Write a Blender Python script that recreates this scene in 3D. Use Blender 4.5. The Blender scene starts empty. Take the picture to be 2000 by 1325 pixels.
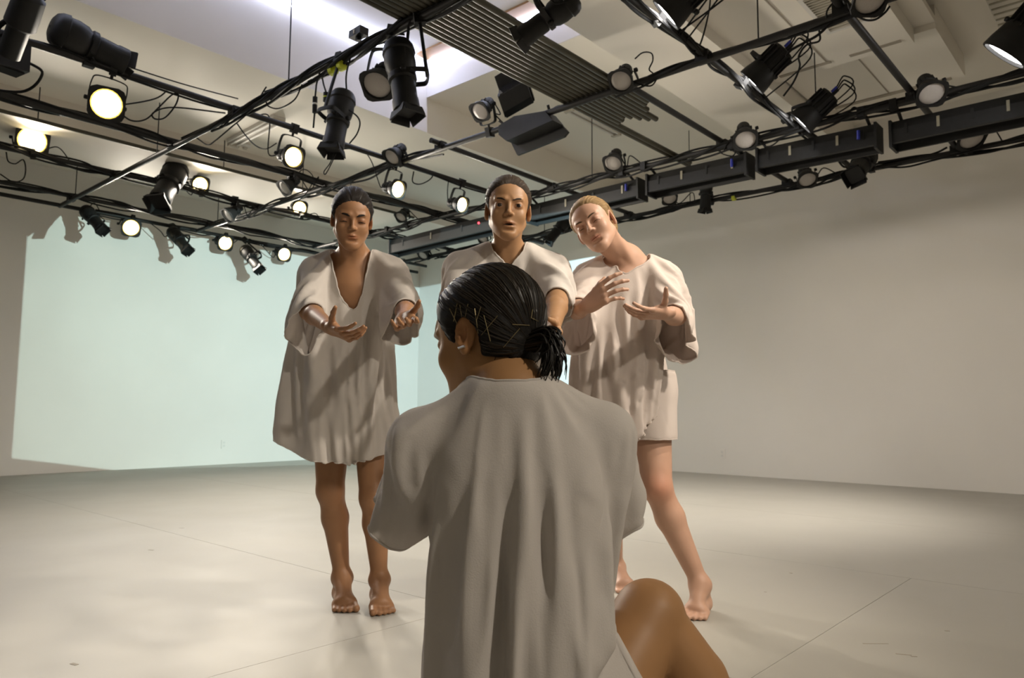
import bpy, math, random
import numpy as np
from mathutils import Vector, Matrix

scene = bpy.context.scene
C = scene.collection
rng = random.Random(7)

# ------------------------------------------------------------------ camera, world, lights, exposure
# World: X runs along the far-left wall towards the corner, Y along the right wall towards the corner.
F = 1444.0
PITCH = math.radians(5.503)
ROLL = math.radians(0.353)
YAW = math.radians(41.716)
CAMH = 0.753
TH = YAW - math.pi / 2                      # turns view-aligned coordinates into room coordinates
ROT = np.array([[math.cos(TH), -math.sin(TH), 0], [math.sin(TH), math.cos(TH), 0], [0, 0, 1.0]])

def view_ray(px, py):
    x = (px - 1000) / F; y = -(py - 662.5) / F
    c, s = math.cos(ROLL), math.sin(ROLL); x, y = c * x - s * y, s * x + c * y
    c, s = math.cos(PITCH), math.sin(PITCH)
    return np.array([x, c - s * y, s + c * y])
O = np.array([0, 0, CAMH])
def V(px, py, y):                           # a point at depth y in view-aligned coordinates
    r = view_ray(px, py); return O + r * (y / r[1])
def atz(px, py, z):
    r = ROT @ view_ray(px, py); return O + r * ((z - CAMH) / r[2])
def atb(px, py, b):
    r = ROT @ view_ray(px, py); return O + r * (b / r[0])
def ata(px, py, a):
    r = ROT @ view_ray(px, py); return O + r * (a / r[1])

cam = bpy.data.objects.new('camera', bpy.data.cameras.new('camera'))
C.objects.link(cam)
cam.data.sensor_width = 36.0
cam.data.lens = F * 36.0 / 2000.0
cam.data.clip_start = 0.05
c, s = math.cos(ROLL), math.sin(ROLL); cp, sp = math.cos(PITCH), math.sin(PITCH)
right = ROT @ np.array([c, -sp * s, cp * s]); up = ROT @ np.array([-s, -sp * c, cp * c]); fwd = ROT @ np.array([0, cp, sp])
M = Matrix.Identity(4)
for i in range(3):
    M[i][0], M[i][1], M[i][2], M[i][3] = right[i], up[i], -fwd[i], O[i]
cam.matrix_world = M
cam.data.dof.use_dof = True
cam.data.dof.focus_distance = 1.7
cam.data.dof.aperture_fstop = 8.0
scene.camera = cam

scene.view_settings.view_transform = 'Standard'
scene.view_settings.look = 'None'
scene.view_settings.exposure = EXPOSURE = 1.0
scene.view_settings.gamma = 1.0
scene.view_settings.use_curve_mapping = False

scene.cycles.max_bounces = 4
scene.cycles.diffuse_bounces = 4
scene.cycles.glossy_bounces = 1
scene.cycles.transmission_bounces = 2

world = bpy.data.worlds.new('world'); scene.world = world
world.use_nodes = True
world.node_tree.nodes['Background'].inputs[0].default_value = (0.02, 0.02, 0.02, 1)

WALL_B = 8.4            # right-hand wall plane (X)
WALL_A = 9.65           # left-hand wall plane (Y)

# video projector: a real beam with a rectangular picture, thrown into the corner from the middle of the lighting grid
PROJ = np.array([4.02, 3.20, 2.70])
def make_projector_light():
    pl = ata(40, 650, WALL_A) - PROJ; pr = atb(1163, 560, WALL_B) - PROJ
    al = math.atan2(pl[1], pl[0]); ar = math.atan2(pr[1], pr[0])
    mid = 0.5 * (al + ar); half = 0.5 * (al - ar)
    f = np.array([math.cos(mid), math.sin(mid), 0]); r = np.array([math.sin(mid), -math.cos(mid), 0])
    def uv(p):
        d = p - PROJ; w = d @ f; return (d @ r) / w, d[2] / w
    umax = math.tan(half)
    vb = uv(ata(25, 893, WALL_A))[1]; vb2 = uv(ata(195, 918, WALL_A))[1]; vt = uv(ata(110, 410, WALL_A))[1]
    print('PROJ', umax, vb, vb2, vt)
    L = bpy.data.lights.new('projector_beam', 'SPOT')
    L.energy = PROJ_W; L.spot_size = math.radians(130); L.spot_blend = 0.0; L.shadow_soft_size = 0.012
    L.use_nodes = True
    nt = L.node_tree; N = nt.nodes; K = nt.links
    em = N['Emission']
    tc = N.new('ShaderNodeTexCoord'); sx = N.new('ShaderNodeSeparateXYZ'); K.new(tc.outputs['Normal'], sx.inputs[0])
    def mth(op, a, b=None):
        n = N.new('ShaderNodeMath'); n.operation = op
        for i, v in enumerate((a, b)):
            if v is None: continue
            if isinstance(v, (int, float)): n.inputs[i].default_value = v
            else: K.new(v, n.inputs[i])
        return n.outputs[0]
    az = mth('ABSOLUTE', sx.outputs[2])
    u = mth('DIVIDE', sx.outputs[0], az); v = mth('DIVIDE', sx.outputs[1], az)
    m = mth('LESS_THAN', mth('ABSOLUTE', u), umax)
    vlo = 0.5 * (vb + vb2)
    m = mth('MULTIPLY', m, mth('GREATER_THAN', v, vlo)); m = mth('MULTIPLY', m, mth('LESS_THAN', v, vt))
    # falloff of the beam towards the picture's middle is evened out, as a projector's lens does
    nz = N.new('ShaderNodeTexNoise'); nz.inputs['Scale'].default_value = 4.0
    cx = N.new('ShaderNodeCombineXYZ'); K.new(u, cx.inputs[0]); K.new(v, cx.inputs[1]); K.new(cx.outputs[0], nz.inputs['Vector'])
    mr = N.new('ShaderNodeMapRange'); K.new(u, mr.inputs['Value'])
    mr.inputs['From Min'].default_value = -umax; mr.inputs['From Max'].default_value = umax
    mx = N.new('ShaderNodeMix'); mx.data_type = 'RGBA'; K.new(mr.outputs[0], mx.inputs[0])
    mx.inputs[6].default_value = (0.66, 0.90, 0.84, 1); mx.inputs[7].default_value = (0.56, 0.86, 0.98, 1)
    K.new(mx.outputs[2], em.inputs['Color'])
    gain = N.new('ShaderNodeMapRange'); K.new(u, gain.inputs['Value']); gain.inputs['From Min'].default_value = -umax; gain.inputs['From Max'].default_value = umax
    gain.inputs['To Min'].default_value = PROJ_GAIN[0]; gain.inputs['To Max'].default_value = PROJ_GAIN[1]
    st = mth('MULTIPLY', m, mth('MULTIPLY', gain.outputs[0], mth('ADD', 0.85, mth('MULTIPLY', nz.outputs[0], 0.3))))
    K.new(st, em.inputs['Strength'])
    o = bpy.data.objects.new('projector_beam', L); C.objects.link(o)
    o.location = PROJ
    mm = Matrix.Identity(4)
    for i in range(3):
        mm[i][0], mm[i][1], mm[i][2], mm[i][3] = r[i], (0, 0, 1)[i], -f[i], PROJ[i]
    o.matrix_world = mm
PROJ_W = 520.0; PROJ_GAIN = (0.82, 2.0)
make_projector_light()
# ------------------------------------------------------------------ helpers
def mat(name, col, rough=0.5, metal=0.0, noise=0.0, nscale=6.0, bump=0.0, bscale=60.0, emit=None, estr=0.0, spec=0.5, detail=3.0, sss=0.0, coat=0.0, trans=0.0):
    m = bpy.data.materials.new(name); m.use_nodes = True
    nt = m.node_tree; N = nt.nodes; K = nt.links; b = N['Principled BSDF']
    b.inputs['Base Color'].default_value = (*col, 1); b.inputs['Roughness'].default_value = rough
    b.inputs['Metallic'].default_value = metal; b.inputs['Specular IOR Level'].default_value = spec
    if sss:
        b.inputs['Subsurface Weight'].default_value = sss
        b.inputs['Subsurface Radius'].default_value = (0.012, 0.005, 0.003)
        b.inputs['Subsurface Scale'].default_value = 1.0
    if coat: b.inputs['Coat Weight'].default_value = coat
    if emit:
        b.inputs['Emission Color'].default_value = (*emit, 1); b.inputs['Emission Strength'].default_value = estr
    tc = N.new('ShaderNodeTexCoord')
    if noise:
        n = N.new('ShaderNodeTexNoise'); n.inputs['Scale'].default_value = nscale; n.inputs['Detail'].default_value = detail
        K.new(tc.outputs['Object'], n.inputs['Vector'])
        mx = N.new('ShaderNodeMix'); mx.data_type = 'RGBA'
        mx.inputs[6].default_value = (*[max(0, x * (1 - noise)) for x in col], 1)
        mx.inputs[7].default_value = (*[min(1, x * (1 + noise)) for x in col], 1)
        K.new(n.outputs[0], mx.inputs[0]); K.new(mx.outputs[2], b.inputs['Base Color'])
    if bump:
        n = N.new('ShaderNodeTexNoise'); n.inputs['Scale'].default_value = bscale; n.inputs['Detail'].default_value = 4
        K.new(tc.outputs['Object'], n.inputs['Vector'])
        bp = N.new('ShaderNodeBump'); bp.inputs['Strength'].default_value = bump; bp.inputs['Distance'].default_value = 0.01
        K.new(n.outputs[0], bp.inputs['Height']); K.new(bp.outputs[0], b.inputs['Normal'])
    return m

def unit(v): v = np.array(v, float); return v / (np.linalg.norm(v) + 1e-12)
class MB:
    """collects shapes for ONE mesh object"""
    def __init__(s): s.v = []; s.f = []
    def add(s, v, f):
        o = len(s.v); s.v += [tuple(map(float, p)) for p in v]; s.f += [tuple(i + o for i in q) for q in f]; return s
    def box(s, x0, x1, y0, y1, z0, z1):
        v = [(x0, y0, z0), (x1, y0, z0), (x1, y1, z0), (x0, y1, z0), (x0, y0, z1), (x1, y0, z1), (x1, y1, z1), (x0, y1, z1)]
        return s.add(v, [(0, 3, 2, 1), (4, 5, 6, 7), (0, 1, 5, 4), (1, 2, 6, 5), (2, 3, 7, 6), (3, 0, 4, 7)])
    def obox(s, c, ax, ay, az, hx, hy, hz):
        c = np.array(c); ax, ay, az = [np.array(q) / np.linalg.norm(q) for q in (ax, ay, az)]
        v = [c + ax * hx * i + ay * hy * j + az * hz * k for k in (-1, 1) for (i, j) in ((-1, -1), (1, -1), (1, 1), (-1, 1))]
        return s.add(v, [(0, 3, 2, 1), (4, 5, 6, 7), (0, 1, 5, 4), (1, 2, 6, 5), (2, 3, 7, 6), (3, 0, 4, 7)])
    def tube(s, pts, r, n=8, cap=True):
        P = np.array(pts, float); m = len(P)
        R = np.full(m, r) if np.isscalar(r) else np.array(r, float)
        T = np.zeros_like(P); T[1:-1] = P[2:] - P[:-2]; T[0] = P[1] - P[0]; T[-1] = P[-1] - P[-2]
        T /= (np.linalg.norm(T, axis=1)[:, None] + 1e-12)
        u = np.cross(T[0], (0, 0, 1)); 
        if np.linalg.norm(u) < 1e-3: u = np.cross(T[0], (1, 0, 0))
        u /= np.linalg.norm(u); v = []; f = []
        for i in range(m):
            u = u - T[i] * (u @ T[i]); u /= np.linalg.norm(u) + 1e-12; w = np.cross(T[i], u)
            for k in range(n):
                a = 2 * math.pi * k / n; v.append(P[i] + R[i] * (math.cos(a) * u + math.sin(a) * w))
        for i in range(m - 1):
            for k in range(n):
                k2 = (k + 1) % n; f.append((i * n + k, i * n + k2, (i + 1) * n + k2, (i + 1) * n + k))
        if cap: f.append(tuple(range(n - 1, -1, -1))); f.append(tuple((m - 1) * n + k for k in range(n)))
        return s.add(v, f)
    def lathe(s, c, d, prof, n=20, sq=0.0):
        """profile of (distance along d, radius)"""
        c = np.array(c, float); d = np.array(d, float); d /= np.linalg.norm(d)
        u = np.cross(d, (0, 0, 1)); 
        if np.linalg.norm(u) < 1e-3: u = np.array([1.0, 0, 0])
        u /= np.linalg.norm(u); w = np.cross(u, d); v = []; f = []
        for (t, r) in prof:
            for k in range(n):
                a = 2 * math.pi * k / n; v.append(c + d * t + r * (math.cos(a) * u + math.sin(a) * w))
        for i in range(len(prof) - 1):
            for k in range(n):
                k2 = (k + 1) % n; f.append((i * n + k, (i + 1) * n + k, (i + 1) * n + k2, i * n + k2))
        f.append(tuple(range(n))); f.append(tuple((len(prof) - 1) * n + k for k in range(n - 1, -1, -1)))
        return s.add(v, f)
    def build(s, name, m, parent=None, smooth=False, loc=None):
        me = bpy.data.meshes.new(name); me.from_pydata(s.v, [], s.f); me.validate()
        if smooth:
            me.polygons.foreach_set('use_smooth', [True] * len(me.polygons)); me.set_sharp_from_angle(angle=math.radians(40))
        o = bpy.data.objects.new(name, me); C.objects.link(o)
        me.materials.append(m)
        if parent is not None: put(o, parent)
        return o
def put(o, parent):
    """make o a part of parent without moving it"""
    o.parent = parent
    o.matrix_parent_inverse = (parent_matrix(parent)).inverted()
def parent_matrix(p):
    m = Matrix.LocRotScale(p.location, p.rotation_euler, p.scale)
    return m if p.parent is None else parent_matrix(p.parent) @ p.matrix_parent_inverse @ m
def tag(o, label, cat, group=None, kind=None):
    o['label'] = label
    if cat: o['category'] = cat
    if group: o['group'] = group
    if kind: o['kind'] = kind
    return o
def thing(name, label, cat, loc, group=None):
    o = bpy.data.objects.new(name, None); C.objects.link(o); o.location = Vector([float(q) for q in loc]); o.empty_display_size = 0.05
    return tag(o, label, cat, group)
def struct(o): o['kind'] = 'structure'; return o
def box(name, m, x0, x1, y0, y1, z0, z1, parent=None): return MB().box(x0, x1, y0, y1, z0, z1).build(name, m, parent)
def spline(pts, n=8):
    P = np.array(pts, float)
    if len(P) < 3: return P
    Q = np.vstack([2 * P[0] - P[1], P, 2 * P[-1] - P[-2]]); out = []
    for i in range(1, len(Q) - 2):
        p0, p1, p2, p3 = Q[i - 1:i + 3]
        for t in np.linspace(0, 1, n, endpoint=False):
            out.append(0.5 * ((2 * p1) + (p2 - p0) * t + (2 * p0 - 5 * p1 + 4 * p2 - p3) * t * t + (3 * p1 - p0 - 3 * p2 + p3) * t ** 3))
    out.append(P[-1]); return np.array(out)

M_WALL = mat('wall_paint', (0.80, 0.77, 0.72), 0.55, noise=0.05, nscale=1.3, bump=0.04, bscale=25, detail=6)
M_CEIL = mat('ceiling_paint', (0.82, 0.78, 0.70), 0.7, noise=0.03, nscale=1.0)
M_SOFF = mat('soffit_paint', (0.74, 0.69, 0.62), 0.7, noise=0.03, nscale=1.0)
M_WELL = mat('well_paint', (0.76, 0.74, 0.74), 0.6)
M_DRAPE = mat('rear_wall_paint', (0.62, 0.59, 0.54), 0.8)
M_WOOD = mat('wood_board', (0.36, 0.20, 0.09), 0.5, noise=0.2, nscale=12)
M_BLK = mat('black_metal', (0.011, 0.011, 0.011), 0.55, noise=0.3, nscale=30, spec=0.3)
M_PIPE = mat('black_pipe', (0.015, 0.014, 0.013), 0.5, spec=0.3, noise=0.3, nscale=14)
M_OLIVE = mat('olive_steel', (0.055, 0.050, 0.034), 0.45, metal=0.3, noise=0.45, nscale=9)
M_RUB = mat('cable_rubber', (0.010, 0.010, 0.010), 0.75, spec=0.2)
M_LENS = mat('grey_lens', (0.42, 0.39, 0.36), 0.35, bump=0.25, bscale=90)
M_LENSD = mat('dark_lens', (0.02, 0.02, 0.022), 0.08)
M_LIT = mat('lit_lens', (0.9, 0.8, 0.6), 0.3, emit=(1.0, 0.80, 0.42), estr=7.0)
M_LITY = mat('lit_lens_rim', (0.9, 0.7, 0.3), 0.3, emit=(1.0, 0.66, 0.10), estr=1.3)
M_LITW = mat('lit_white', (0.9, 0.9, 0.9), 0.3, emit=(1.0, 0.97, 0.95), estr=12.0)
M_LED = mat('led_strip', (0.9, 0.9, 1.0), 0.3, emit=(0.72, 0.78, 1.0), estr=11.0)
for _m in (M_LIT, M_LITY, M_LITW): _m.cycles.emission_sampling = 'NONE'      # their light comes from the lamps inside
M_GREY = mat('grey_panel', (0.55, 0.51, 0.44), 0.6)
M_GRILLE = mat('vent_grille', (0.25, 0.23, 0.17), 0.5)
M_YEL = mat('yellow_tape', (0.55, 0.60, 0.04), 0.5)
M_WHT = mat('white_plastic', (0.72, 0.70, 0.66), 0.5)
M_BLUE = mat('blue_plug', (0.02, 0.03, 0.30), 0.4)
M_RED = mat('red_led', (0.5, 0.02, 0.02), 0.3, emit=(1, 0.03, 0.05), estr=3.0)
M_TAPE = mat('white_tape', (0.80, 0.77, 0.70), 0.45)

def floor_material():
    m = mat('vinyl_floor', (0.405, 0.385, 0.340), 0.33, noise=0.05, nscale=1.6, detail=8, spec=0.25)
    nt = m.node_tree; N = nt.nodes; K = nt.links; b = N['Principled BSDF']
    tc = N.new('ShaderNodeTexCoord'); n = N.new('ShaderNodeTexNoise'); n.inputs['Scale'].default_value = 2.5; n.inputs['Detail'].default_value = 9
    K.new(tc.outputs['Object'], n.inputs['Vector'])
    r = N.new('ShaderNodeMapRange'); K.new(n.outputs[0], r.inputs['Value']); r.inputs['To Min'].default_value = 0.42; r.inputs['To Max'].default_value = 0.62
    K.new(r.outputs[0], b.inputs['Roughness'])
    return m
M_FLOOR = floor_material()
M_SEAM = mat('floor_underlay', (0.36, 0.32, 0.26), 0.8)

# ------------------------------------------------------------------ the room
B0, A0 = -4.6, -4.2
fl = struct(box('floor', M_SEAM, B0, WALL_B, A0, WALL_A, -0.10, -0.003)); fl['label'] = 'pale vinyl dance floor laid in wide strips'
edges = [B0, -3.2, -1.45, 0.30, 2.045, 3.80, 5.55, 7.30, WALL_B]
cuts_and_shade_lines = {3: [2.07], 4: [0.94], 2: [2.8]}  # some end gaps stand in for light and shadow lines on the floor
for i in range(len(edges) - 1):
    aa = [A0] + cuts_and_shade_lines.get(i, []) + [WALL_A]
    for j in range(len(aa) - 1):
        g = 0.0011
        mb = MB().box(edges[i] + g, edges[i + 1] - g, aa[j] + g, aa[j + 1] - g, -0.003, 0.0)
        mb.build('vinyl_sheet', M_FLOOR, fl)
for (px, py, ln, w, ang) in ((1710, 1258, 0.055, 0.003, 0.0), (1765, 1279, 0.03, 0.004, 0.3), (1785, 1283, 0.012, 0.004, 0.1), (295, 1075, 0.02, 0.006, 0.2), (145, 1298, 0.018, 0.008, 0.5), (1545, 1120, 0.008, 0.008, 0), (1850, 1233, 0.01, 0.005, 0), (655 - 300, 1032, 0.02, 0.004, 0.1), (1495, 1157, 0.006, 0.006, 0)):
    p = atz(px, py, 0); u = ROT @ np.array([math.cos(ang), -math.sin(ang), 0]); w2 = np.array([-u[1], u[0], 0])
    MB().obox((p[0], p[1], 0.0003), u, w2, (0, 0, 1), ln / 2 * 1.5, w / 2 * 1.5, 0.0004).build('scuff_mark', M_SEAM, fl)

wl = struct(box('wall_left', M_WALL, B0, WALL_B + 0.15, WALL_A, WALL_A + 0.15, -0.1, 4.7)); wl['label'] = 'white left wall catching the projected picture'
wr = struct(box('wall_right', M_WALL, WALL_B, WALL_B + 0.15, A0, WALL_A, -0.1, 4.7)); wr['label'] = 'plain white wall on the right'
wb = struct(box('wall_back', M_DRAPE, B0 - 0.15, B0, A0, WALL_A, -0.1, 4.7)); wb['label'] = 'white painted wall behind the viewer'
wf = struct(box('wall_front', M_DRAPE, B0, WALL_B, A0 - 0.15, A0, -0.1, 4.7)); wf['label'] = 'white painted wall to the right of the viewer'

ZS, ZC, ZT, ZB, ZP = 3.55, 3.91, 4.27, 3.55, 3.65
AW, BW, AB0, AB1 = 5.49, 4.83, 2.45, 3.14
ce = struct(box('ceiling', M_CEIL, B0, WALL_B, A0, AB1, ZC, 4.7)); ce['label'] = 'white ceiling with beams and a recessed light well'
box('ceiling_slab', M_CEIL, BW, WALL_B, AB1, AW, ZC, 4.7, ce)
box('ceiling_slab', M_CEIL, B0, -1.5, AB1, AW, ZC, 4.7, ce)
box('soffit', M_CEIL, B0, WALL_B, AW + 0.0, WALL_A, ZS, 4.7, ce)
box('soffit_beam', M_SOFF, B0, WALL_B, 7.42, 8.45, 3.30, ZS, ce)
box('well_top', M_WELL, -1.5, BW, AB1, AW, ZT, 4.7, ce)
box('well_face', M_WELL, -1.5, BW, AW - 0.012, AW, ZS + 0.0, ZT, ce)
box('well_face', M_WELL, BW - 0.012, BW, AB1, AW - 0.012, ZC, ZT, ce)
box('ceiling_beam', M_CEIL, B0, WALL_B, AB0, AB1, ZB, ZC, ce)
box('wood_board', M_WOOD, 4.60, 4.74, AB1, AW - 0.1, ZT - 0.02, ZT, ce)
def led(name, label, x0, x1, y0, y1):
    o = box(name, M_LED, x0, x1, y0, y1, ZT - 0.06, ZT - 0.02); tag(o, label, 'light strip', 'strip lights in the ceiling well'); return o
led('led_strip', 'long glowing white strip along the left side of ceiling well', -1.4, BW - 0.15, AW - 0.045, AW - 0.013)
led('led_strip', 'short glowing white strip under the brown wooden board', BW - 0.045, BW - 0.013, AB1 + 0.1, AW - 0.1)

# air-conditioning bulkhead near the right-hand ceiling
ac = struct(box('bulkhead', M_CEIL, 2.0, 6.25, 1.35, AB0, ZP, ZC)); ac['label'] = 'pale ceiling bulkhead for the air conditioning'
ac.name = 'trim_1'
box('slot_diffuser', M_SEAM, 6.12, 6.16, 1.42, 1.80, ZP - 0.006, ZP + 0.01, ac)
box('slot_diffuser', M_SEAM, 6.12, 6.16, 1.95, 2.38, ZP - 0.006, ZP + 0.01, ac)
box('panel_joint', M_SEAM, 2.0, 6.15, 1.975, 1.985, ZP - 0.004, ZP + 0.01, ac)
box('panel_joint', M_SEAM, 3.2, 3.21, 1.36, AB0, ZP - 0.004, ZP + 0.01, ac)
bk = struct(box('trim_2', M_CEIL, 6.25, 7.35, 1.20, AB0 - 0.02, ZP + 0.07, ZC)); bk['label'] = 'stepped rear part of the pale ceiling bulkhead'
box('panel_joint', M_SEAM, 6.25, 7.35, 1.80, 1.81, ZP + 0.066, ZP + 0.08, bk)
box('slot_diffuser', M_SEAM, 7.28, 7.33, 1.3, 2.3, ZP + 0.06, ZP + 0.08, bk)
box('cove_lip', M_CEIL, 2.0, 6.25, 1.20, 1.35, ZP + 0.12, ZP + 0.17, ac)
def vent(label, b0, b1, a0, a1, z, along='b', n=12):
    t = thing('air_vent', label, 'vent', ((b0 + b1) / 2, (a0 + a1) / 2, z), 'ceiling air vents')
    box('backing', M_GRILLE, b0, b1, a0, a1, z - 0.006, z, t)
    MB().box(b0 - .03, b1 + .03, a0 - .03, a0, z - .014, z).box(b0 - .03, b1 + .03, a1, a1 + .03, z - .014, z).box(b0 - .03, b0, a0, a1, z - .014, z).box(b1, b1 + .03, a0, a1, z - .014, z).build('frame', M_WHT, t)
    for i in range(n):
        q = (i + 0.5) / n
        if along == 'b': box('slat', M_GREY, b0, b1, a0 + (a1 - a0) * q - 0.004, a0 + (a1 - a0) * q + 0.004, z - 0.014, z - 0.006, t)
        else: box('slat', M_GREY, b0 + (b1 - b0) * q - 0.004, b0 + (b1 - b0) * q + 0.004, a0, a1, z - 0.014, z - 0.006, t)
vent('square slatted grey vent under the right-hand ceiling bulkhead', 5.05, 5.62, 1.52, 1.78, ZP, 'a', 16)
def cvent(label, pts, z):
    q = np.array([atz(*p, z)[:2] for p in pts]); b0, a0 = q.min(0); b1, a1 = q.max(0); vent(label, b0, b1, a0, a1, z, 'b', 10)
cvent('olive ceiling vent behind the left profile spotlight', [(212, 370), (290, 372)], ZS)
cvent('olive ceiling vent left of the downcast dancer\'s head', [(478, 428), (575, 418)], ZS)
def batten(label, p0, p1, z, w=0.07):
    q0 = atz(*p0, z); q1 = atz(*p1, z); d = q1 - q0; d /= np.linalg.norm(d); n = np.array([-d[1], d[0], 0])
    t = thing('tube_light', label, 'light fitting', (q0 + q1) / 2, 'unlit tube lights on the ceiling')
    L = np.linalg.norm(q1 - q0) / 2; m = (q0 + q1) / 2
    MB().obox(m + np.array([0, 0, -0.02]), d, n, (0, 0, 1), L, w, 0.02).build('housing', M_WHT, t)
    for sgn in (-1, 1): MB().tube([m - d * L * .96 + n * sgn * w * .5 + (0, 0, -.052), m + d * L * .96 + n * sgn * w * .5 + (0, 0, -.052)], 0.013).build('tube', M_WHT, t)
    for e in (-1, 1): MB().obox(m + d * L * .97 * e + np.array([0, 0, -.05]), d, n, (0, 0, 1), .02, w * .8, .022).build('holder', M_GREY, t)
batten('unlit tube light on the ceiling above the left par cans', (455, 275), (545, 227), ZS)
batten('unlit tube light on the ceiling below the stored pipe stack', (1110, 205), (1205, 255), ZC)
sm = thing('smoke_detector', 'small round white smoke detector on the left ceiling', 'detector', atz(479, 281, ZS))
MB().lathe(atz(479, 281, ZS), (0, 0, -1), [(0, .06), (.025, .058), (.04, .03)], 16).build('base', M_WHT, sm); MB().lathe(atz(479, 281, ZS) + (0, 0, -.04), (0, 0, -1), [(0, .03), (.02, .02)], 12).build('sensor', M_GREY, sm)
p = atz(1865, 114, ZC)
tag(MB().lathe(p, (0, 0, -1), [(0, .05), (.008, .05), (.012, .035)], 16).build('ceiling_fitting', M_SEAM), 'small dark round fitting on the ceiling at the right', 'fitting')
# louvred duct at the top right
dt = thing('ceiling_duct', 'grey louvred duct at the top right above the bright lamp', 'duct', (4.3, -0.35, ZC))
q0 = atz(1945, 0, ZC); q1 = atz(1985, 55, ZC)
box('duct_body', M_GREY, q0[0] - 1.5, q1[0] + .1, q1[1] - .45, q0[1] + .02, ZC - 0.14, ZC, dt)
for i in range(22):
    box('duct_slat', M_GRILLE, q0[0] - 1.5 + i * (q1[0] - q0[0] + 1.5) / 22, q0[0] - 1.48 + i * (q1[0] - q0[0] + 1.5) / 22, q1[1] - .44, q0[1] + .012, ZC - 0.147, ZC - 0.14, dt)
# wall sockets
def socket(label, p, n):
    t = thing('wall_socket', label, 'socket', p, 'wall sockets'); n = np.array(n, float); s = np.array([-n[1], n[0], 0])
    MB().obox(p + n * .004, s, (0, 0, 1), n, .036, .058, .004).build('plate', M_WALL, t)
    for dz in (-.022, .022): MB().obox(p + n * .009 + (0, 0, dz), s, (0, 0, 1), n, .014, .013, .0015).build('outlet', M_WHT, t)
socket('pale wall socket low on the right wall by the blonde dancer\'s leg', atb(1411, 887, WALL_B), (-1, 0, 0))
socket('pale wall socket low on the left wall in the projected light', ata(437, 868, WALL_A), (0, -1, 0))
# ------------------------------------------------------------------ the lighting grid
ZR, ZL = 3.053, 3.10
PR = {'R1': 2.735, 'R2': 4.317, 'R3': 5.90, 'R4': 7.355}          # X of the pipes that run along Y
PL = {'L1': 5.377, 'L2': 6.474, 'L3': 7.784, 'L4': 9.03, 'L5': 9.36, 'L0': 4.71, 'M1': 2.807, 'M2': 2.175, 'M3': 1.30}   # Y of those along X
def pipe(label, p0, p1, r=0.024, m=None, name='grid_pipe', grp=None, n=12):
    o = MB().tube([p0, p1], r, n).build(name, m or M_PIPE, smooth=True); return tag(o, label, 'pipe', grp)
G1 = 'pipes of the ceiling lighting grid'
pipe('black grid pipe from lower left rising across the ceiling well to the top', (PR['R1'], -3.8, ZR), (PR['R1'], 9.4, ZR), grp=G1)
pipe('black grid pipe crossing the whole ceiling under the stored pipe stack', (PR['R2'], -3.8, ZR), (PR['R2'], 9.35, ZR), grp=G1)
pipe('black grid pipe carrying the hanging strip lights', (PR['R3'], -3.8, ZR), (PR['R3'], 9.0, ZR), grp=G1)
pipe('black grid pipe running closest along the right wall', (PR['R4'], -3.8, ZR), (PR['R4'], 9.0, ZR), grp=G1)
LLAB = {'L1': 'black grid pipe at upper left holding the highest lit par can', 'L2': 'thick black grid pipe running below the highest lit par can',
        'L3': 'black grid pipe with the lit par can at the far left edge', 'L4': 'upper of two close pipes along the projected left wall',
        'L5': 'lower of two close pipes along the projected left wall', 'L0': 'black grid pipe crossing behind the middle dancer\'s head top right',
        'M1': 'black grid pipe just right of the stored pipe stack', 'M2': 'black cable-laden pipe carrying the two slit-lit fixtures', 'M3': 'black grid pipe crossing under the right-hand air vent'}
LX = {'L1': (-3.5, 7.9), 'L2': (-3.5, 7.9), 'L3': (-3.5, 7.9), 'L4': (-3.5, 8.0), 'L5': (-3.5, 8.1), 'L0': (4.2, 7.6), 'M1': (4.2, 7.6), 'M2': (-3.0, 7.6), 'M3': (-3.0, 7.6)}
for k, a in PL.items():
    z = ZL if k != 'L5' else 3.053
    pipe(LLAB[k], (LX[k][0], a, z), (LX[k][1], a, z), r=0.032 if k == 'L2' else 0.024, grp=G1)
pipe('thin olive conduit hung just behind the thick left grid pipe', (-3.5, 7.26, 3.25), (6.2, 7.26, 3.25), r=0.017, m=M_OLIVE, name='conduit', grp=None)
# hanger rods of the grid
def rod(x, y, z0, z1, label): tag(MB().tube([(x, y, z0), (x, y, z1)], 0.005, 6).build('hanger_rod', M_BLK), label, 'rod', 'thin hanger rods between grid and ceiling')
RODLAB = 'thin black rod hanging the lighting grid from the ceiling'
RODS = iter(['above the par can in the ceiling well', 'over the lit par cans left of the first dancer', 'at the far end of the pipe under the stack', 'behind the middle dancer\'s pipe', 'under the right-hand bulkhead', 'above the blonde dancer by the right wall', 'above the far strip light', 'left of the big vertical profile spotlight', 'at the far left end of the ceiling-well pipe', 'above the upper slit-lit fixture'])
for (x, y, z1) in ((PR['R1'], 4.6, ZT), (PR['R2'], 6.9, ZS), (PR['R2'], 8.8, ZS), (PR['R3'], 4.2, ZC), (PR['R3'], 2.0, ZP), (PR['R4'], 3.9, ZC), (PR['R4'], 6.0, ZS), (PR['R1'], 6.8, ZS), (PR['R1'], 8.9, ZS), (PR['R2'], 1.8, ZP)):
    rod(x, y, ZR + 0.02, z1, 'thin black hanger rod ' + next(RODS))
for x, w_ in ((1.9, 'left'), (3.6, 'middle'), (5.2, 'right')): rod(x, 7.26, 3.25, 3.55, '%s thin wire rod hanging the olive conduit from the ceiling' % w_)
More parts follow.
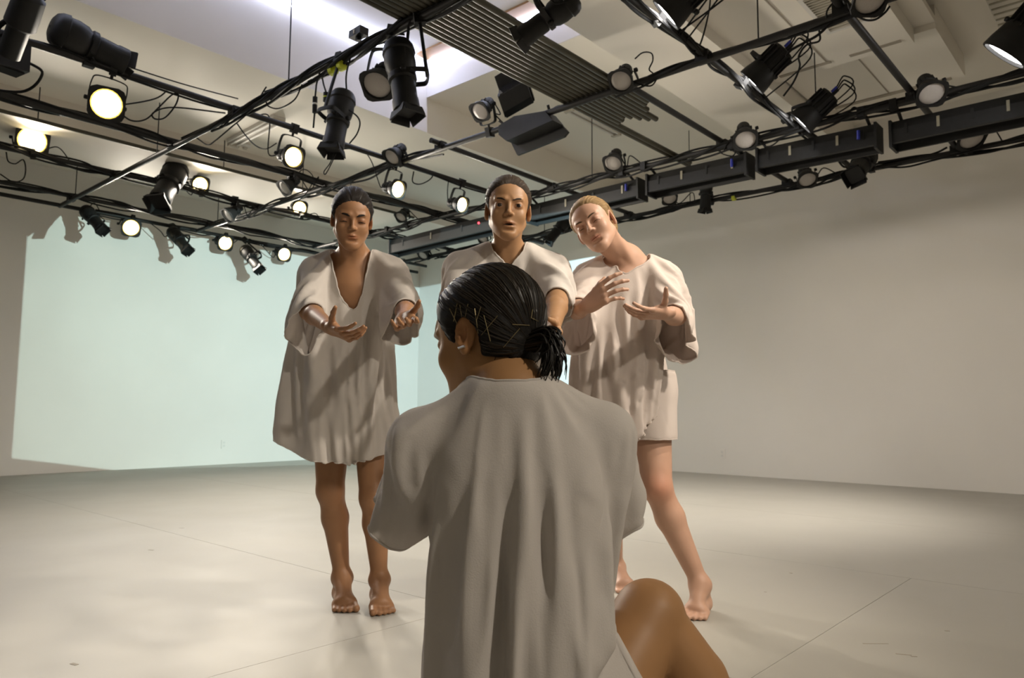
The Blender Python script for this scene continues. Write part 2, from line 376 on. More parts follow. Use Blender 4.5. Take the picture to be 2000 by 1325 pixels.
# pipe-to-pipe couplers where the grid crosses
CROSS = [(b, a) for b in PR for a in PL if a not in ('L5',) and LX[a][0] < PR[b] < LX[a][1] and not (b == 'R1' and a in ('L0', 'M1'))]
for b, a in CROSS:
    x, y = PR[b], PL[a]
    if x < 3 and y < 3: continue
    mb = MB().box(x - .034, x + .034, y - .045, y + .045, ZR - .012, ZL + .012).tube([(x - .03, y - .06, ZR + .02), (x + .03, y - .06, ZR + .02)], .012, 6)
    tag(mb.build('pipe_coupler', M_BLK), 'black coupler where the %s meets the %s' % ({'R1': 'ceiling-well pipe', 'R2': 'pipe under the stack', 'R3': 'strip-light pipe', 'R4': 'right-wall pipe'}[b], {'L1': 'upper left pipe', 'L2': 'thick left pipe', 'L3': 'left edge pipe', 'L4': 'projected-wall pipe', 'L0': 'pipe behind the middle dancer', 'M1': 'pipe beside the stack', 'M2': 'slit-lit fixture pipe', 'M3': 'air-vent pipe'}[a]), 'coupler', 'couplers of the lighting grid')

# stored pipes lying side by side on top of the grid
SP0 = 4.62; zs = ZR + 0.024 + 0.026 + 0.028
ends = [6.62, 6.10, 5.55, 5.62, 5.50, 5.58, 5.68, 5.92, 6.05, 5.80, 5.66, 5.60]
na = len(ends); a_lo = 2.845; a_hi = 3.325
for i in range(na):
    a = a_hi - (a_hi - a_lo) * i / (na - 1)
    e = [6.26, 6.20, 4.93, 4.91, 4.86, 4.90, 4.97, 5.03, 5.07, 4.86, 4.76, 4.72][i]
    zz = ZR + 0.024 + 0.022
    mb = MB(); mb.tube([(-2.2 - 0.1 * (i % 3), a, zz), (e, a, zz)], 0.0215, 12)
    lab = {0: 'leftmost stored olive pipe of the stack, reaching furthest down', 1: 'second stored olive pipe from the left, reaching far down', na - 1: 'rightmost stored olive pipe of the ceiling stack'}.get(i, '%s olive pipe from the left in the stored stack on the grid' % ['', '', 'third', 'fourth', 'fifth', 'sixth', 'seventh', 'eighth', 'ninth', 'tenth', 'eleventh', ''][i])
    tag(mb.build('stored_pipe', M_OLIVE, smooth=True), lab, 'pipe', 'olive pipes stored side by side on the grid')
    if i in (3, 5, 6):
        x = {3: 3.25, 5: 4.0, 6: 3.1}[i]

# ------------------------------------------------------------------ fixtures
def near_pipe(p, key):
    if key in PR: return np.array([PR[key], p[1], ZR])
    return np.array([p[0], PL[key], 3.053 if key == 'L5' else ZL])
def solve(px, py, key, off=0.0):
    return atb(px, py, PR[key] + off) if key in PR else ata(px, py, PL[key] + off)
AIM = ROT @ np.array([2.3, 2.4, 1.7])
def yoke_clamp(t, cen, d, rad, pp, cord_to=None, seed=0):
    """U-shaped yoke from the body's sides to a clamp on the pipe at pp"""
    upv = pp - cen; dist = np.linalg.norm(upv)
    upv = unit(upv) if dist > 0.02 else np.array([0, 0, 1.0])
    side = np.cross(d, upv)
    side = unit(side) if np.linalg.norm(side) > 0.1 else unit(np.cross(d, (0.3, 0.2, 1)))
    upv = unit(np.cross(side, d)) if abs(d @ upv) > 0.9 else upv
    h = max(rad * 1.25, min(dist - 0.07, rad * 2.2))
    top = cen + upv * h; w = rad * 1.12
    pts = [cen - side * w, cen - side * w + upv * h * .72, top - side * w * .72, top + side * w * .72, cen + side * w + upv * h * .72, cen + side * w]
    mb = MB(); fw = unit(np.cross(side, upv))
    P = spline(pts, 5)
    for i in range(len(P) - 1):
        m = (P[i] + P[i + 1]) / 2; ax = P[i + 1] - P[i]
        if np.linalg.norm(ax) > 1e-6: mb.obox(m, ax, fw, np.cross(ax, fw), np.linalg.norm(ax) / 2 + .002, .014, .0035)
    yk = mb.build('yoke', M_BLK, t)
    for sg in (-1, 1): MB().lathe(cen + side * w * sg, side * sg, [(0, .016), (.02, .016), (.024, .010)], 8).build('tilt_knob', M_BLK, yk)
    cl = MB().tube([top, pp], 0.011, 6)
    cl.obox(pp, unit(pp - top) if np.linalg.norm(pp - top) > 1e-3 else (0, 0, 1), side, np.cross(side, unit(pp - top) + (1e-6, 0, 0)), .04, .022, .034)
    cl.tube([pp - side * .02, pp - side * .085], .007, 6)
    cl.build('clamp', M_BLK, t)
    r = random.Random(seed)
    back = cen - d * rad * 1.7
    e = pp + np.array([r.uniform(-.3, .3) if True else 0, 0, 0])
    return back, top, side
def cord(t, p0, p1, seed, sag=0.12, r=0.0055):
    q = random.Random(seed); p0 = np.array(p0); p1 = np.array(p1)
    a = p0 + (p1 - p0) * .3 + np.array([q.uniform(-.06, .06), q.uniform(-.06, .06), -sag * q.uniform(.3, 1.1)])
    b = p0 + (p1 - p0) * .7 + np.array([q.uniform(-.06, .06), q.uniform(-.06, .06), sag * q.uniform(-.9, .8)])
    MB().tube(spline([p0, a, b, p1], 6), r, 6).build('cord', M_RUB, t)
def along(key, p, dist):
    return p + (np.array([0, dist, 0]) if key in PR else np.array([dist, 0, 0]))

def par_can(px, py, key, label, dia, lit=False, aim=None, off=0.0, group=None, energy=0.0, dirv=None):
    """px,py: lens centre; dia: lens diameter in metres"""
    Lc = solve(px, py, key, off)
    d = unit(ROT @ np.array(dirv, float)) if dirv is not None else unit((AIM if aim is None else ROT @ np.array(aim)) - Lc)
    R = dia / 2; ln = dia * 1.25
    cen = Lc - d * ln * .52
    t = thing('par_can', label, 'stage light', Lc - d * ln * .5, group)
    prof = [(-ln, R * .32), (-ln * .96, R * .62), (-ln * .72, R * .70), (-ln * .70, R * .76), (-ln * .5, R * .80), (-ln * .48, R * .74), (-ln * .30, R * .92), (-ln * .12, R * 1.12), (0.0, R * 1.14), (0.0, R * 1.0), (-ln * .04, R * .98)]
    bd = MB().lathe(Lc, d, prof, 20).build('body', M_BLK, t, smooth=True)
    fins = MB(); sd = unit(np.cross(d, (0, 0, 1))); sw = np.cross(sd, d)
    for k in range(10):
        a = 2 * math.pi * k / 10; n = math.cos(a) * sd + math.sin(a) * sw
        fins.obox(Lc - d * ln * .6 + n * R * .80, d, np.cross(d, n), n, ln * .09, R * .05, R * .06)
    fins.build('cooling_fins', M_BLK, bd)
    # square colour-frame holder in front with a round opening
    fr = MB(); n = 24; v = []; f = []
    for z in (0.006, 0.016):
        for k in range(n):
            a = 2 * math.pi * k / n; ca, sa = math.cos(a), math.sin(a)
            m = 1.16 * R / max(abs(ca), abs(sa)); m = min(m, R * 1.42)
            v.append(Lc + d * z + m * (ca * sd + sa * sw))
        for k in range(n):
            a = 2 * math.pi * k / n; v.append(Lc + d * z + R * 1.02 * (math.cos(a) * sd + math.sin(a) * sw))
    for k in range(n):
        k2 = (k + 1) % n
        f += [(k, k2, n + k2, n + k), (2 * n + k, 3 * n + k, 3 * n + k2, 2 * n + k2), (k, 2 * n + k, 2 * n + k2, k2), (n + k, n + k2, 3 * n + k2, 3 * n + k)]
    fr.add(v, f).build('colour_frame', M_BLK, t)
    lens = MB().lathe(Lc - d * .004, d, [(-.004, R), (0, R), (.004, R * .9), (.010, R * .4), (.011, 0.001)], 20).build('lens', M_LIT if lit else M_LENS, t, smooth=True)
    if lit:
        lens.data.materials.append(M_LITY)
        for pg in lens.data.polygons:
            if 20 <= pg.index < 40: pg.material_index = 1
    lens['label'] = 'glowing warm lens' if lit else 'frosted grey lens'
    pp = near_pipe(cen, key); sd_ = sum(map(ord, label))
    back, top, side = yoke_clamp(t, cen, d, R * 1.0, pp, seed=sd_)
    cord(t, back, along(key, pp, rng.choice((-1, 1)) * rng.uniform(.18, .4)), sd_)
    if lit and energy:
        L = bpy.data.lights.new('par_lamp', 'SPOT'); L.energy = energy; L.color = (1.0, 0.90, 0.77); L.spot_size = math.radians(122); L.spot_blend = 1.0; L.shadow_soft_size = R * .8
        o = bpy.data.objects.new('par_lamp', L); C.objects.link(o)
        o.matrix_world = Matrix.Translation(Vector(Lc + d * .03)) @ Vector(d).to_track_quat('-Z', 'Y').to_matrix().to_4x4()
    return t
GL = 'lit par cans on the left of the grid'; GU = 'unlit par cans on the grid'
PW = PAR_W = 88.0
LITS = [(208, 203, 'L1', 'brightest lit par can hanging highest at upper left', .20, -.0),
        (63, 275, 'L3', 'lit par can standing on its pipe at the far left edge', .24, .0),
        (573, 307, 'L1', 'lit par can left of the big vertical profile spotlight', .165, 0),
        (391, 361, 'L3', 'lit par can just right of the tilted left profile spotlight', .165, 0),
        (777, 370, 'L1', 'lit par can just right of the left dancer\'s dark hair', .155, 0),
        (902, 400, 'L1', 'lit par can just left of the middle dancer\'s head', .15, 0),
        (585, 407, 'L3', 'lit par can just left of the left dancer\'s head', .165, 0),
        (256, 445, 'L5', 'leftmost lit par can of the lowest row before the projection', .19, 0),
        (440, 475, 'L5', 'second lit par can from the left in the lowest row', .185, 0),
        (555, 497, 'L5', 'lit par can above the left dancer\'s shoulder in the lowest row', .18, 0)]
for (px, py, k, lab, dia, off), dx_ in zip(LITS, [0.1, 0.3, 0.38, 0.28, 0.48, 0.48, 0.15, 0.28, 0.38, 0.32]): par_can(px, py, k, lab, dia, True, None, off, GL, PW, (dx_ + .30, -.62, -.30))
# two unseen lit cans added on the nearest pipe to light the dancers' fronts
def par_at(P, key, aim, label, energy):
    P = np.array(P, float); d = unit(ROT @ np.array(aim) - P)
    R = .085; ln = .21; t = thing('par_can', label, 'stage light', P - d * ln * .5, GL)
    MB().lathe(P, d, [(-ln, R * .32), (-ln * .96, R * .62), (-ln * .70, R * .76), (-ln * .48, R * .76), (-ln * .12, R * 1.12), (0.0, R * 1.14), (0.0, R), (-ln * .04, R * .98)], 20).build('body', M_BLK, t, smooth=True)
    MB().lathe(P - d * .004, d, [(-.004, R), (0, R), (.01, R * .4), (.011, 0.001)], 20).build('lens', M_LIT, t, smooth=True)
    yoke_clamp(t, P - d * ln * .5, d, R, near_pipe(P, key))
    L = bpy.data.lights.new('par_lamp', 'SPOT'); L.energy = energy; L.color = (1.0, 0.90, 0.77); L.spot_size = math.radians(70); L.spot_blend = .8; L.shadow_soft_size = R * .8
    o = bpy.data.objects.new('par_lamp', L); C.objects.link(o); o.matrix_world = Matrix.Translation(Vector(P + d * .03)) @ Vector(d).to_track_quat('-Z', 'Y').to_matrix().to_4x4()
par_at((PR['R1'], -.55, 2.78), 'R1', (0.3, 2.8, 1.1), 'unseen lit par can right of the picture, lighting the dancers from the front', 125)
pipe('unseen black grid pipe added above and behind the viewer', (1.15, -3.8, ZR), (1.15, 4.0, ZR), grp=G1)  # unseen pipe, added to carry the can behind the viewer
PR['R0'] = 1.15
par_at((1.15, -1.9, 2.78), 'R0', (0.1, 1.3, .5), 'unseen par can added behind the viewer, lighting the seated dancer from the right', 95)  # unseen can, added to brighten the seated dancer's back and knee
par_at((PR['R1'], .55, 2.78), 'R1', (-.1, 2.8, 1.1), 'second unseen lit par can added above the picture, lighting the dancers from the front', 55)
UN = [(737, 166, 'R1', 'unlit par can tilted down beside the double-clamped profile spotlight', .17, (0.2, 1.0, .3)),
      (766, 307, 'R2', 'unlit par can on the crossing above the left dancer\'s head', .155, (-.9, 2.3, .2)),
      (938, 218, 'R2', 'unlit par can beside the black box floodlights', .15, (-.6, 2.0, .2)),
      (1213, 158, 'R2', 'unlit par can at the end of the stored pipe stack', .15, (.55, 1.6, .4)),
      (1197, 319, 'R3', 'unlit par can on the strip-light pipe above the blonde dancer', .165, (.2, 2.5, .2)),
      (1456, 273, 'R3', 'unlit par can beside the cable loop on the strip-light pipe', .175, (.9, 1.6, .6)),
      (1820, 183, 'R3', 'large finned unlit par can at right on the strip-light pipe', .175, (1.4, 1.2, .6)),
      (1898, 271, 'R4', 'unlit par can below the rightmost strip light', .20, (2.2, 1.2, .5)),
      (1577, 351, 'R4', 'unlit par can below the gap between right strip lights', .165, (1.4, 1.8, .3)),
      (1308, 388, 'R4', 'small unlit par can below the strip light near the blonde dancer', .15, (.2, 2.0, .3)),
      (1700, -2, 'R2', 'unlit par can cut off by the top picture edge', .17, (1.0, .6, .9)),
      (556, 367, 'L2', 'unlit par can with pale lens left of the left dancer\'s hair', .15, (-.9, 2.2, .1)),
      (445, 421, 'L3', 'unlit par can above the second lit can of the lowest row', .16, (-1.2, 2.0, .1)),
      (783, 424, 'R3', 'small unlit par can right of the left dancer\'s cheek', .135, (-.6, 1.5, .3)),
      (826, 499, 'R4', 'unlit par can under the far end of the strip lights', .14, (-.6, 1.5, .3)),
      (943, 466, 'R4', 'unlit par can half hidden by the middle dancer\'s ear', .14, (-.3, 1.5, .3))]
UDX = [-.12, -.45, -.45, -.30, -.28, -.12, -.12, .0, -.05, .0, .0, -.60, -.60, -.30, -.30, -.30]
for (px, py, k, lab, dia, aim), dx_ in zip(UN, UDX): par_can(px, py, k, lab, dia * .97, False, None, -.12 if k[0] == 'R' else 0, GU, 0, (dx_, -.58, -.74))

def profile(p0, p1, key, label, ln, off0=0.0, off1=0.0, RS=1.3, lens=None):
    """ellipsoidal profile spotlight: lamp end at pixel p0, lens end at pixel p1"""
    A = solve(*p0, key, off0); Bq = solve(*p1, key, off1)
    d = unit(Bq - A); L = np.linalg.norm(Bq - A); sc = L / 0.60
    t = thing('profile_spotlight', label, 'stage light', (A + Bq) / 2, 'profile spotlights on the grid')
    S = sc
    W = S * RS
    MB().lathe(A, d, [(0, .045 * W), (.02 * S, .072 * W), (.05 * S, .085 * W), (.10 * S, .092 * W), (.11 * S, .084 * W), (.17 * S, .088 * W), (.24 * S, .082 * W), (.28 * S, .066 * W)], 18).build('lamp_housing', M_BLK, t, smooth=True)
    MB().lathe(A + d * .27 * S, d, [(0, .068 * W), (.012 * S, .078 * W), (.05 * S, .078 * W), (.062 * S, .066 * W)], 18).build('shutter_gate', M_BLK, t, smooth=True)
    MB().lathe(A + d * .33 * S, d, [(0, .064 * W), (.02 * S, .068 * W), (.14 * S, .068 * W), (.15 * S, .072 * W), (.23 * S, .074 * W), (.235 * S, .07 * W)], 18).build('lens_tube', M_BLK, t, smooth=True)
    sd = unit(np.cross(d, (0.13, .21, 1))); sw = np.cross(sd, d); E0 = A + d * .56 * S
    fr = MB()
    for (q, w) in ((sd, sw), (-sd, sw), (sw, sd), (-sw, sd)):
        fr.obox(E0 + q * .086 * S + d * .028 * S, d + q * .35, w, np.cross(d + q * .35, w), .036 * S, .078 * S, .004)
    fr.build('colour_frame', M_BLK, t)
    MB().lathe(E0, d, [(-.02 * S, .066 * S), (-.015 * S, .06 * S), (-.008 * S, .03 * S), (-.006 * S, .001)], 16).build('lens', lens or M_LENSD, t, smooth=True)
    for (q, k2) in ((sd, .30), (-sd, .29), (sw, .305)):
        MB().obox(A + d * k2 * S + q * .095 * S, q, d, np.cross(q, d), .03 * S, .004, .012 * S).build('shutter_blade', M_BLK, t)
    fins = MB()
    for k in range(8):
        a = 2 * math.pi * k / 8; nn = math.cos(a) * sd + math.sin(a) * sw
        fins.obox(A + d * .14 * S + nn * .09 * S, d, np.cross(d, nn), nn, .06 * S, .004, .008)
    fins.build('cooling_fins', M_BLK, t)
    cen = A + d * .29 * S
    back, top, side = yoke_clamp(t, cen, d, .082 * S, near_pipe(cen, key), seed=len(label))
    cord(t, A, along(key, near_pipe(A, key), rng.choice((-1, 1)) * rng.uniform(.12, .3)), len(label) * 3 + int(p0[0]))
    return t
profile((98, 50), (252, 128), 'L1', 'long black profile spotlight lying along the pipe at top left', .6, 0.0, 0.0, 1.6)
profile((349, 326), (308, 398), 'L3', 'tilted black profile spotlight left of a lit par can', .55, -.05, -.35)
profile((672, 180), (648, 296), 'R1', 'big black profile spotlight hanging nearly vertical with looped wire', .6, .05, -.05)
profile((776, 82), (796, 226), 'R1', 'black profile spotlight pointing straight down with flared frame', .6, -.12, -.12)
profile((1128, -6), (1014, 78), 'R1', 'black profile spotlight at the top edge over the stored pipes', .6, .35, .25)
profile((165, 408), (201, 450), 'L5', 'black profile spotlight at the left end of the lowest row', .5, -.05, -.35, lens=M_LENS)
profile((334, 449), (367, 490), 'L5', 'black profile spotlight in front of the projection, middle of the lowest row', .5, -.05, -.35, lens=M_LENS)
profile((476, 484), (507, 527), 'L5', 'black profile spotlight lowest in front of the projection', .5, -.05, -.35)
profile((1112, 424), (1070, 472), 'R4', 'black profile spotlight between the middle and blonde dancers\' heads', .5, -.1, -.3)
profile((1380, 345), (1377, 413), 'R4', 'black downward spotlight with flared hood against the right wall', .5, -.12, -.12, lens=M_LENS)
profile((1694, 300), (1668, 345), 'R4', 'black open-fronted spotlight in front of the right wall', .5, -.1, -.55)

def led_par(px, py, key, label, dirv, off=0.0, sc=1.0, energy=45):
    p = solve(px, py, key, off); d = unit(ROT @ np.array(dirv, float))
    t = thing('led_spotlight', label, 'stage light', p, 'slit-lit stage lights at upper right')
    R = .10 * sc
    MB().lathe(p, d, [(-.26 * sc, R * .7), (-.255 * sc, R * .82), (-.10 * sc, R * .86), (-.09 * sc, R * .98), (.0, R * 1.15), (.05 * sc, R * 1.2), (.05 * sc, R * 1.08), (.01, R * 1.0)], 18).build('body', M_BLK, t, smooth=True)
    sd = unit(np.cross(d, (0, 0, 1))); sw = np.cross(sd, d); fins = MB()
    for k in range(14):
        a = 2 * math.pi * k / 14; nn = math.cos(a) * sd + math.sin(a) * sw
        fins.obox(p - d * .16 * sc + nn * R * .92, d, np.cross(d, nn), nn, .08 * sc, .003, R * .09)
    fins.build('cooling_fins', M_BLK, t)
    MB().lathe(p + d * .035 * sc, d, [(-.006, R * 1.0), (0, R * 1.0), (.004, R * .6), (.005, .001)], 18).build('lens', M_LITW, t, smooth=True)['label'] = 'glowing white lens seen at a slant'
    L = bpy.data.lights.new('led_lamp', 'SPOT'); L.energy = energy; L.color = (1.0, .93, .84); L.spot_size = math.radians(95); L.spot_blend = 1.0; L.shadow_soft_size = R * .8
    o = bpy.data.objects.new('led_lamp', L); C.objects.link(o); o.matrix_world = Matrix.Translation(Vector(p + d * .07 * sc)) @ Vector(d).to_track_quat('-Z', 'Y').to_matrix().to_4x4()
    cen = p - d * .1 * sc
    yoke_clamp(t, cen, d, R, near_pipe(cen, key), seed=3)
    bk = p - d * .27 * sc
    for i in range(3):
        o = sd * (i - 1) * .035; plug = MB().tube([bk + o, bk + o - d * .05], .010, 8).build('plug', M_BLUE if i == 0 else M_BLK, t)
        q = random.Random(int(px) + i)
        MB().tube(spline([bk + o - d * .05, bk + o - d * .12 + np.array([0, 0, .03 - .02 * i]), bk + o * 2 - d * .10 + np.array([.05, -.05, -.06 - .03 * i]), near_pipe(cen, key) + np.array([q.uniform(.1, .35), 0, -.02])], 7), .0055, 6).build('cord', M_RUB, t)
    return t
led_par(1312, 18, 'M2', 'slit-lit black stage light cut by the top edge, right of middle', (-.70, .35, -.60), -.1, .95)
led_par(1478, 152, 'M2', 'slit-lit black stage light with cable loops below the ceiling bulkhead', (-.66, .42, -.62), -.12, .95)
led_par(1573, 232, 'M2', 'lower slit-lit black stage light near the strip lights', (-.66, .42, -.62), -.15, .95)
led_par(1976, 92, 'R3', 'bright slit-lit black lamp at the right picture edge', (-.5, .5, -.7), -.5, 1.25, 230)

# box floodlights with hoods on the second pipe
def flood(cpx, label, hood):
    t = thing('box_floodlight', label, 'stage light', cpx, 'hooded box floodlights')
    return t
def flood_box(p, ax, ay, az, w, h, dp, label, lens_side=True):
    """ax: wide, ay: facing direction, az: up"""
    t = thing('box_floodlight', label, 'stage light', p, 'hooded box floodlights')
    ax, ay, az = map(unit, (ax, ay, az)); p = np.array(p)
    # wedge-shaped housing: five-sided profile extruded along ax
    prof = [(-dp, -h * .35), (-dp, h * .35), (-dp * .3, h), (dp, h), (dp, -h), (-dp * .3, -h)]
    v = [p + ax * sgn * w + ay * y + az * z for sgn in (-1, 1) for (y, z) in prof]; n = len(prof)
    f = [tuple(range(n - 1, -1, -1)), tuple(range(n, 2 * n))] + [(k, (k + 1) % n, n + (k + 1) % n, n + k) for k in range(n)]
    MB().add(v, f).build('housing', M_BLK, t)
    for sgn in (-1, 1): MB().obox(p + ax * w * 1.05 * sgn, ax, ay, az, .006, dp * .9, h * .3).build('end_plate', M_BLK, t)
    MB().obox(p + ay * dp * 1.02, ax, ay, az, w * .9, .004, h * .85).build('front_glass', M_LENSD, t)
    MB().obox(p + ay * dp * 1.5 + az * h * 1.02, ax, ay, az, w, dp * .55, .004).build('hood_flap', M_BLK, t)
    return t
e1 = solve(1008, 190, 'R2', .0)
t = flood_box(e1, (.25, -1, .35), (-.6, -.1, .75), (.4, .35, .5), .13, .085, .10, 'upper black box floodlight with angled hood beside an unlit par can')
e2 = solve(1050, 265, 'R2', .10)
def flap(t, name, pix, key, off, th=.012, m=None):
    P = [solve(*q, key, off) for q in pix]; n = unit(np.cross(P[1] - P[0], P[2] - P[0])); k = len(P)
    v = [p + n * th for p in P] + [p - n * th for p in P]
    MB().add(v, [tuple(range(k)), tuple(range(2 * k - 1, k - 1, -1))] + [(i, k + i, k + (i + 1) % k, (i + 1) % k) for i in range(k)]).build(name, m or M_BLK, t)
t2 = thing('box_floodlight', 'lower black box floodlight with wide front panel under the pipe', 'stage light', e2, 'hooded box floodlights')
flap(t2, 'front_panel', [(985, 262), (1080, 225), (1111, 258), (1103, 268), (1012, 304), (1000, 280)], 'R2', .14)
flap(t2, 'housing', [(985, 268), (985, 250), (1015, 232), (1075, 222), (1090, 240), (1000, 280)], 'R2', .04, .07)
for (q0, q1) in (((990, 248), (975, 236)), ((1075, 224), (1070, 205))):
    MB().tube([solve(*q0, 'R2', .04), solve(*q1, 'R2', 0)], .012, 6).build('bracket', M_BLK, t2)
cord(t2, solve(1035, 230, 'R2', .02), solve(1100, 205, 'R2', 0), 5, .05)

# strip lights
def strip(px0, px1, label, nseg=5):
    b = PR['R3'] + .22
    A = atb(*px0, b); Bq = atb(*px1, b); d = unit(Bq - A); L = np.linalg.norm(Bq - A)
    t = thing('strip_light', label, 'strip light', (A + Bq) / 2, 'long black strip lights in a row')
    fwdv = unit(np.cross(d, (0, 0, 1)));  fwdv = fwdv if fwdv[0] < 0 else -fwdv
    dn = unit(np.cross(d, fwdv)); dn = dn if dn[2] < 0 else -dn
    # open-bottomed trough: cross-section polygon
    sec = [(-.075, -.10), (.06, -.10), (.085, -.03), (.085, .075), (.05, .075), (.04, .03), (-.055, .03), (-.065, .10), (-.085, .10), (-.085, -.06)]
    n = len(sec); v = [P + fwdv * y + dn * z for P in (A, Bq) for (y, z) in sec]
    MB().add(v, [tuple(range(n)), tuple(range(2 * n - 1, n - 1, -1))] + [(k, n + k, n + (k + 1) % n, (k + 1) % n) for k in range(n)]).build('housing', M_BLK, t)
    for e in (A, Bq):
        MB().obox(e + dn * 0.0, d, fwdv, dn, .010, .095, .105).build('end_plate', M_BLK, t)
    for i in range(nseg):
        q = A + d * L * (i + .5) / nseg
        MB().obox(q + fwdv * .087 - dn * .02, d, fwdv, dn, .010, .002, .040).build('label_strip', M_GRILLE if i % 2 else M_BLK, t)
        MB().obox(q + dn * .034, d, fwdv, dn, L / nseg * .42, .045, .006).build('lamp_cell', M_LENSD, t)
    for e in (.06, .94):
        q = A + d * L * e
        pp = np.array([PR['R3'], q[1], ZR])
        MB().tube([q - dn * .10, (q - dn * .16 + pp) / 2, pp], .013, 6).obox(pp, (0, 1, 0), (1, 0, 0), (0, 0, 1), .025, .035, .04).build('hanger', M_BLK, t)
    pl = A + d * L * .06 - dn * .10 + fwdv * .08
    if px0[0] > 900:
        e = Bq - d * .12 - dn * .06 + fwdv * .10; MB().tube([e, e + dn * .07], .012, 8).build('plug', M_BLUE, t)
    return t
strip((1745, 268), (2085, 195), 'rightmost black strip light running out of the picture')
strip((1486, 317), (1716, 270), 'second black strip light from the right')
strip((1272, 365), (1464, 324), 'short black strip light right of the blonde dancer\'s head', 4)
strip((1040, 421), (1254, 371), 'black strip light behind the blonde dancer\'s head', 4)
strip((770, 486), (1010, 428), 'farthest black strip light between the left and middle dancers', 4)
r0 = atb(935, 436, PR['R3'] + .05)
tag(MB().lathe(r0, ROT @ np.array([0, -1, 0]), [(0, .012), (.01, .012), (.016, .006)], 10).build('indicator_lamp', M_RED), 'tiny red indicator lamp by the middle dancer\'s ear', 'lamp')
for q in ((360, 426), (373, 427)):
    pass

# dark cable-box at the top left corner
p = atz(18, 112, 2.92)
t = thing('junction_box', 'black junction box hanging at the top left corner', 'box', p)
MB().obox(p, (1, .2, .1), (-.2, 1, 0), (0, 0, 1), .09, .07, .085).build('case', M_BLK, t); MB().obox(p + (0, 0, -.088), (1, .2, 0), (-.2, 1, 0), (0, 0, 1), .07, .05, .006).build('lid', M_RUB, t)
MB().tube([p + (0, 0, .08), np.array([p[0], p[1], ZL + .0])], .014, 6).build('bracket', M_BLK, t)
MB().tube(spline([p + np.array([.09, -.02, 0]), p + np.array([.17, -.05, -.06]), p + np.array([.10, .1, -.16]), p + np.array([-.2, .2, -.18])], 8), .009, 6).build('cord', M_RUB, t)
p = atz(30, 40, 3.0)
MBx = MB()
for i in range(7):
    q = random.Random(i); o = lambda s: np.array([q.uniform(-s, s), q.uniform(-s, s), q.uniform(-s, s)])
    MBx.tube(spline([atz(75, -30, 3.2) + o(.05), atz(40, 25, 3.1) + o(.05), atz(15, 70, 3.05) + o(.05), atz(-20, 95, 3.0) + o(.04)], 6), .016, 7)
tag(MBx.build('cable_bundle', M_RUB), 'thick bundle of black cables at the top left corner', 'cable bundle')
MB2 = thing('profile_spotlight', 'dark spotlight end cut off by the top left corner', 'stage light', atz(50, 20, 3.1))
MB().lathe(atz(62, -12, 3.1), ROT @ np.array([-.4, .3, -.5]), [(0, .05), (.02, .08), (.2, .085), (.22, .06), (.4, .06)], 16).build('body', M_BLK, MB2, smooth=True)

# ------------------------------------------------------------------ cables along the pipes and hanging loops
def cable(label, pts, r=.007, n=6, group='cables tied along the grid'):
    o = MB().tube(spline(pts, n), r, 6).build('cable', M_RUB); return tag(o, label, 'cable', group)
def run_along(key, s0, s1, parent, seed, amp=.022, r=.008, droop=.0, step=.28):
    q = random.Random(seed); pts = []; s = s0
    ph = q.uniform(0, 6.28)
    while s <= s1:
        ph += q.uniform(.6, 1.4)
        o1 = math.cos(ph) * amp; o2 = math.sin(ph) * amp + (q.uniform(-droop, 0) if droop else 0)
        z = (ZR if key in PR else (3.053 if key == 'L5' else ZL)) + o2
        pts.append((PR[key] + o1, s, z) if key in PR else (s, PL[key] + o1, z)); s += step * q.uniform(.6, 1.4)
    return MB().tube(spline(pts, 6), r, 6).build('cable', M_RUB, parent)
PN = {'R1': 'pipe under the ceiling well', 'R2': 'long pipe below the stored stack', 'R3': 'strip-light pipe', 'R4': 'right-wall pipe', 'L1': 'upper left par-can pipe', 'L2': 'thick left pipe', 'L3': 'far left edge pipe', 'L4': 'upper projected-wall pipe', 'L5': 'lower projected-wall pipe', 'M2': 'slit-lit fixture pipe'}
for key, s0, s1, cnt, amp in (('R1', .8, 6.4, 5, .034), ('R1', 3.3, 5.2, 3, .048), ('R2', -.5, 3.0, 2, .035), ('R2', 4.6, 9.0, 3, .045), ('R3', -1.2, 8.8, 4, .045), ('R4', -1.5, 8.8, 4, .045), ('L1', .6, 7.6, 1, .03), ('L2', .4, 7.6, 3, .04), ('L3', .4, 7.6, 4, .045), ('L4', .4, 7.8, 4, .045), ('L5', 3.0, 7.8, 2, .03), ('M2', .8, 7.4, 4, .032)):
    where = {('R1', 3): ' where it is thickest', ('R2', -5): ', right part', ('R2', 46): ', left part'}.get((key, cnt if key == 'R1' else int(s0 * 10)), '')
    p0 = (PR[key], (s0 + s1) / 2, ZR) if key in PR else ((s0 + s1) / 2, PL[key], ZL)
    t = thing('cable_bundle', 'black cables wound along the ' + PN[key] + where, 'cable bundle', p0, 'cable bundles tied along the grid')
    for i in range(cnt): run_along(key, s0 + .1 * i, s1 - .13 * i, t, sum(map(ord, key)) * 7 + i * 13 + int(s0 * 10), amp, .0095 if cnt > 2 else .008, .014)
def px_cable(label, key, pix, r=.006, offs=None):
    offs = offs or [0] * len(pix); return cable(label, [solve(x, y, key, o) for (x, y), o in zip(pix, offs)], r, 7, 'loose cables hanging from the grid')
px_cable('looped thin cable hanging right of the highest lit par can', 'L1', [(235, 222), (258, 236), (285, 233), (310, 210), (335, 186), (348, 184), (343, 205), (322, 230), (302, 232), (300, 220), (340, 210), (440, 221)])
px_cable('thin straight safety wire above the upper left pipe', 'L1', [(255, 132), (360, 165), (465, 193)], .005, [.05, .05, .05])
px_cable('drooping cable with inline plug below the upper left crossing', 'R1', [(520, 170), (490, 215), (450, 250), (420, 275), (405, 283), (385, 270)], .006)
